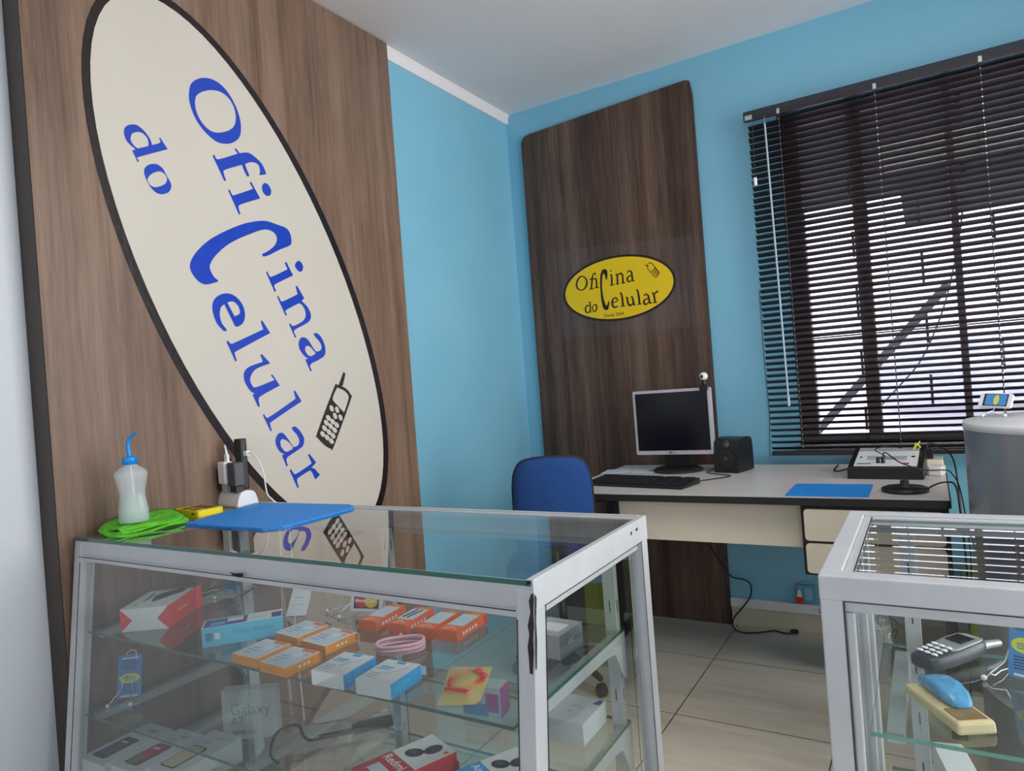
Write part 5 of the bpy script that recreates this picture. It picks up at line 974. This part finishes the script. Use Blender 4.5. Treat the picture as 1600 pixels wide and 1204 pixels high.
b = MB(Mh); loft(b, [hsec(-.016, .030, .0215, .0262), hsec(-.008, .040, .0225, .0268), hsec(.005, .0425, .0245, .0283), hsec(.02, .043, .026, .0297), hsec(.045, .041, .027, .0306), hsec(.056, .03, .026, .029)], M['phone_grey']); b.build('face_plate', ph)
b = MB(Mh @ T(.026, 0, .0300) @ RY(-2)); b.box(-.016, -.0145, 0, .014, .0145, .0012, M['screen']); b.build('screen', ph, .0005)
for r_ in range(4):
    for c in range(3):
        b = MB(Mh @ T(-.047+.0105*r_, -.012+.012*c, .0236+.0011*r_)); b.lathe([(.0001, 0), (.0048, 0), (.0046, .0018), (.003, .0026), (.0001, .0028)], M['label_white'], 12, .72, 1.15, cap=False); b.build('key', ph)
b = MB(Mh); b.tube([(.05, -.013, .017), (.066, -.013, .017), (.094, -.013, .014)], [.0075, .0065, .0055], M['phone_grey'], 10); b.build('antenna', ph)
bs = thing('beige_desk_reader', 'beige slab device with brown display and clear blue shell on the shelf', 'device', (1.835, -2.0, Y1))
Mv = T(1.8345, -2.005, Y1) @ RZ(-60.5)
b = MB(Mv); vs = [(-.075, -.027, 0), (.062, -.027, 0), (.062, .027, 0), (-.075, .027, 0), (-.075, -.026, .0145), (.06, -.026, .0175), (.06, .026, .0175), (-.075, .026, .0145)]
b.add(vs, FB, M['beige']); b.build('body', bs, .004)
b = MB(Mv); b.box(.018, -.020, .0163, .052, .020, .0181, M['brown_lcd']); b.build('display', bs)
tbm = thing('clear_blue_shell', 'translucent blue curved mouse-like shell lying on the beige slab device', 'shell', (1.82, -1.975, Y1+.0145))
Mbm = T(1.829, -1.981, Y1+.0175) @ RZ(-60.5) @ Matrix.Diagonal((1.12, 1.15, 1.1, 1))
b = MB(Mbm); loft(b, [hsec(-.045, .014, .001, .006), hsec(-.038, .028, 0, .012), hsec(-.015, .034, 0, .020), hsec(.01, .034, 0, .0215), hsec(.028, .031, 0, .016), hsec(.038, .024, 0, .008), hsec(.042, .014, .001, .004)], M['trans_blue']); b.build('dome', tbm)
b = MB(Mbm); b.box(-.02, -.011, .0008, .03, .011, .008, M['tag_blue']); b.tube([(-.015, -.006, .01), (.01, .006, .012), (.02, -.004, .01)], .0015, M['white'], 6); b.build('inner_works', tbm)
hangtag(T(1.938, -1.862, Y1+.008) @ RZ(-20) @ RX(72), .048, .112, 'blue hang tag with yellow oval standing beside the old handset')
tag(easel(T(1.93, -1.845, Y1) @ RZ(-20), .05, .045, M['wire'], M['white'], r=.0014).build('wire_easel'), 'wire easel with white ball feet under the tag in the right counter', 'display stand')
b = MB(T(1.865, -1.88, .4063) @ RZ(12)); b.box(-.045, 0, 0, 0, .09, .085, M['white_card']); tag(b.build('white_box', bevel=.001), 'white box standing on the lower shelf of the right counter', 'box')
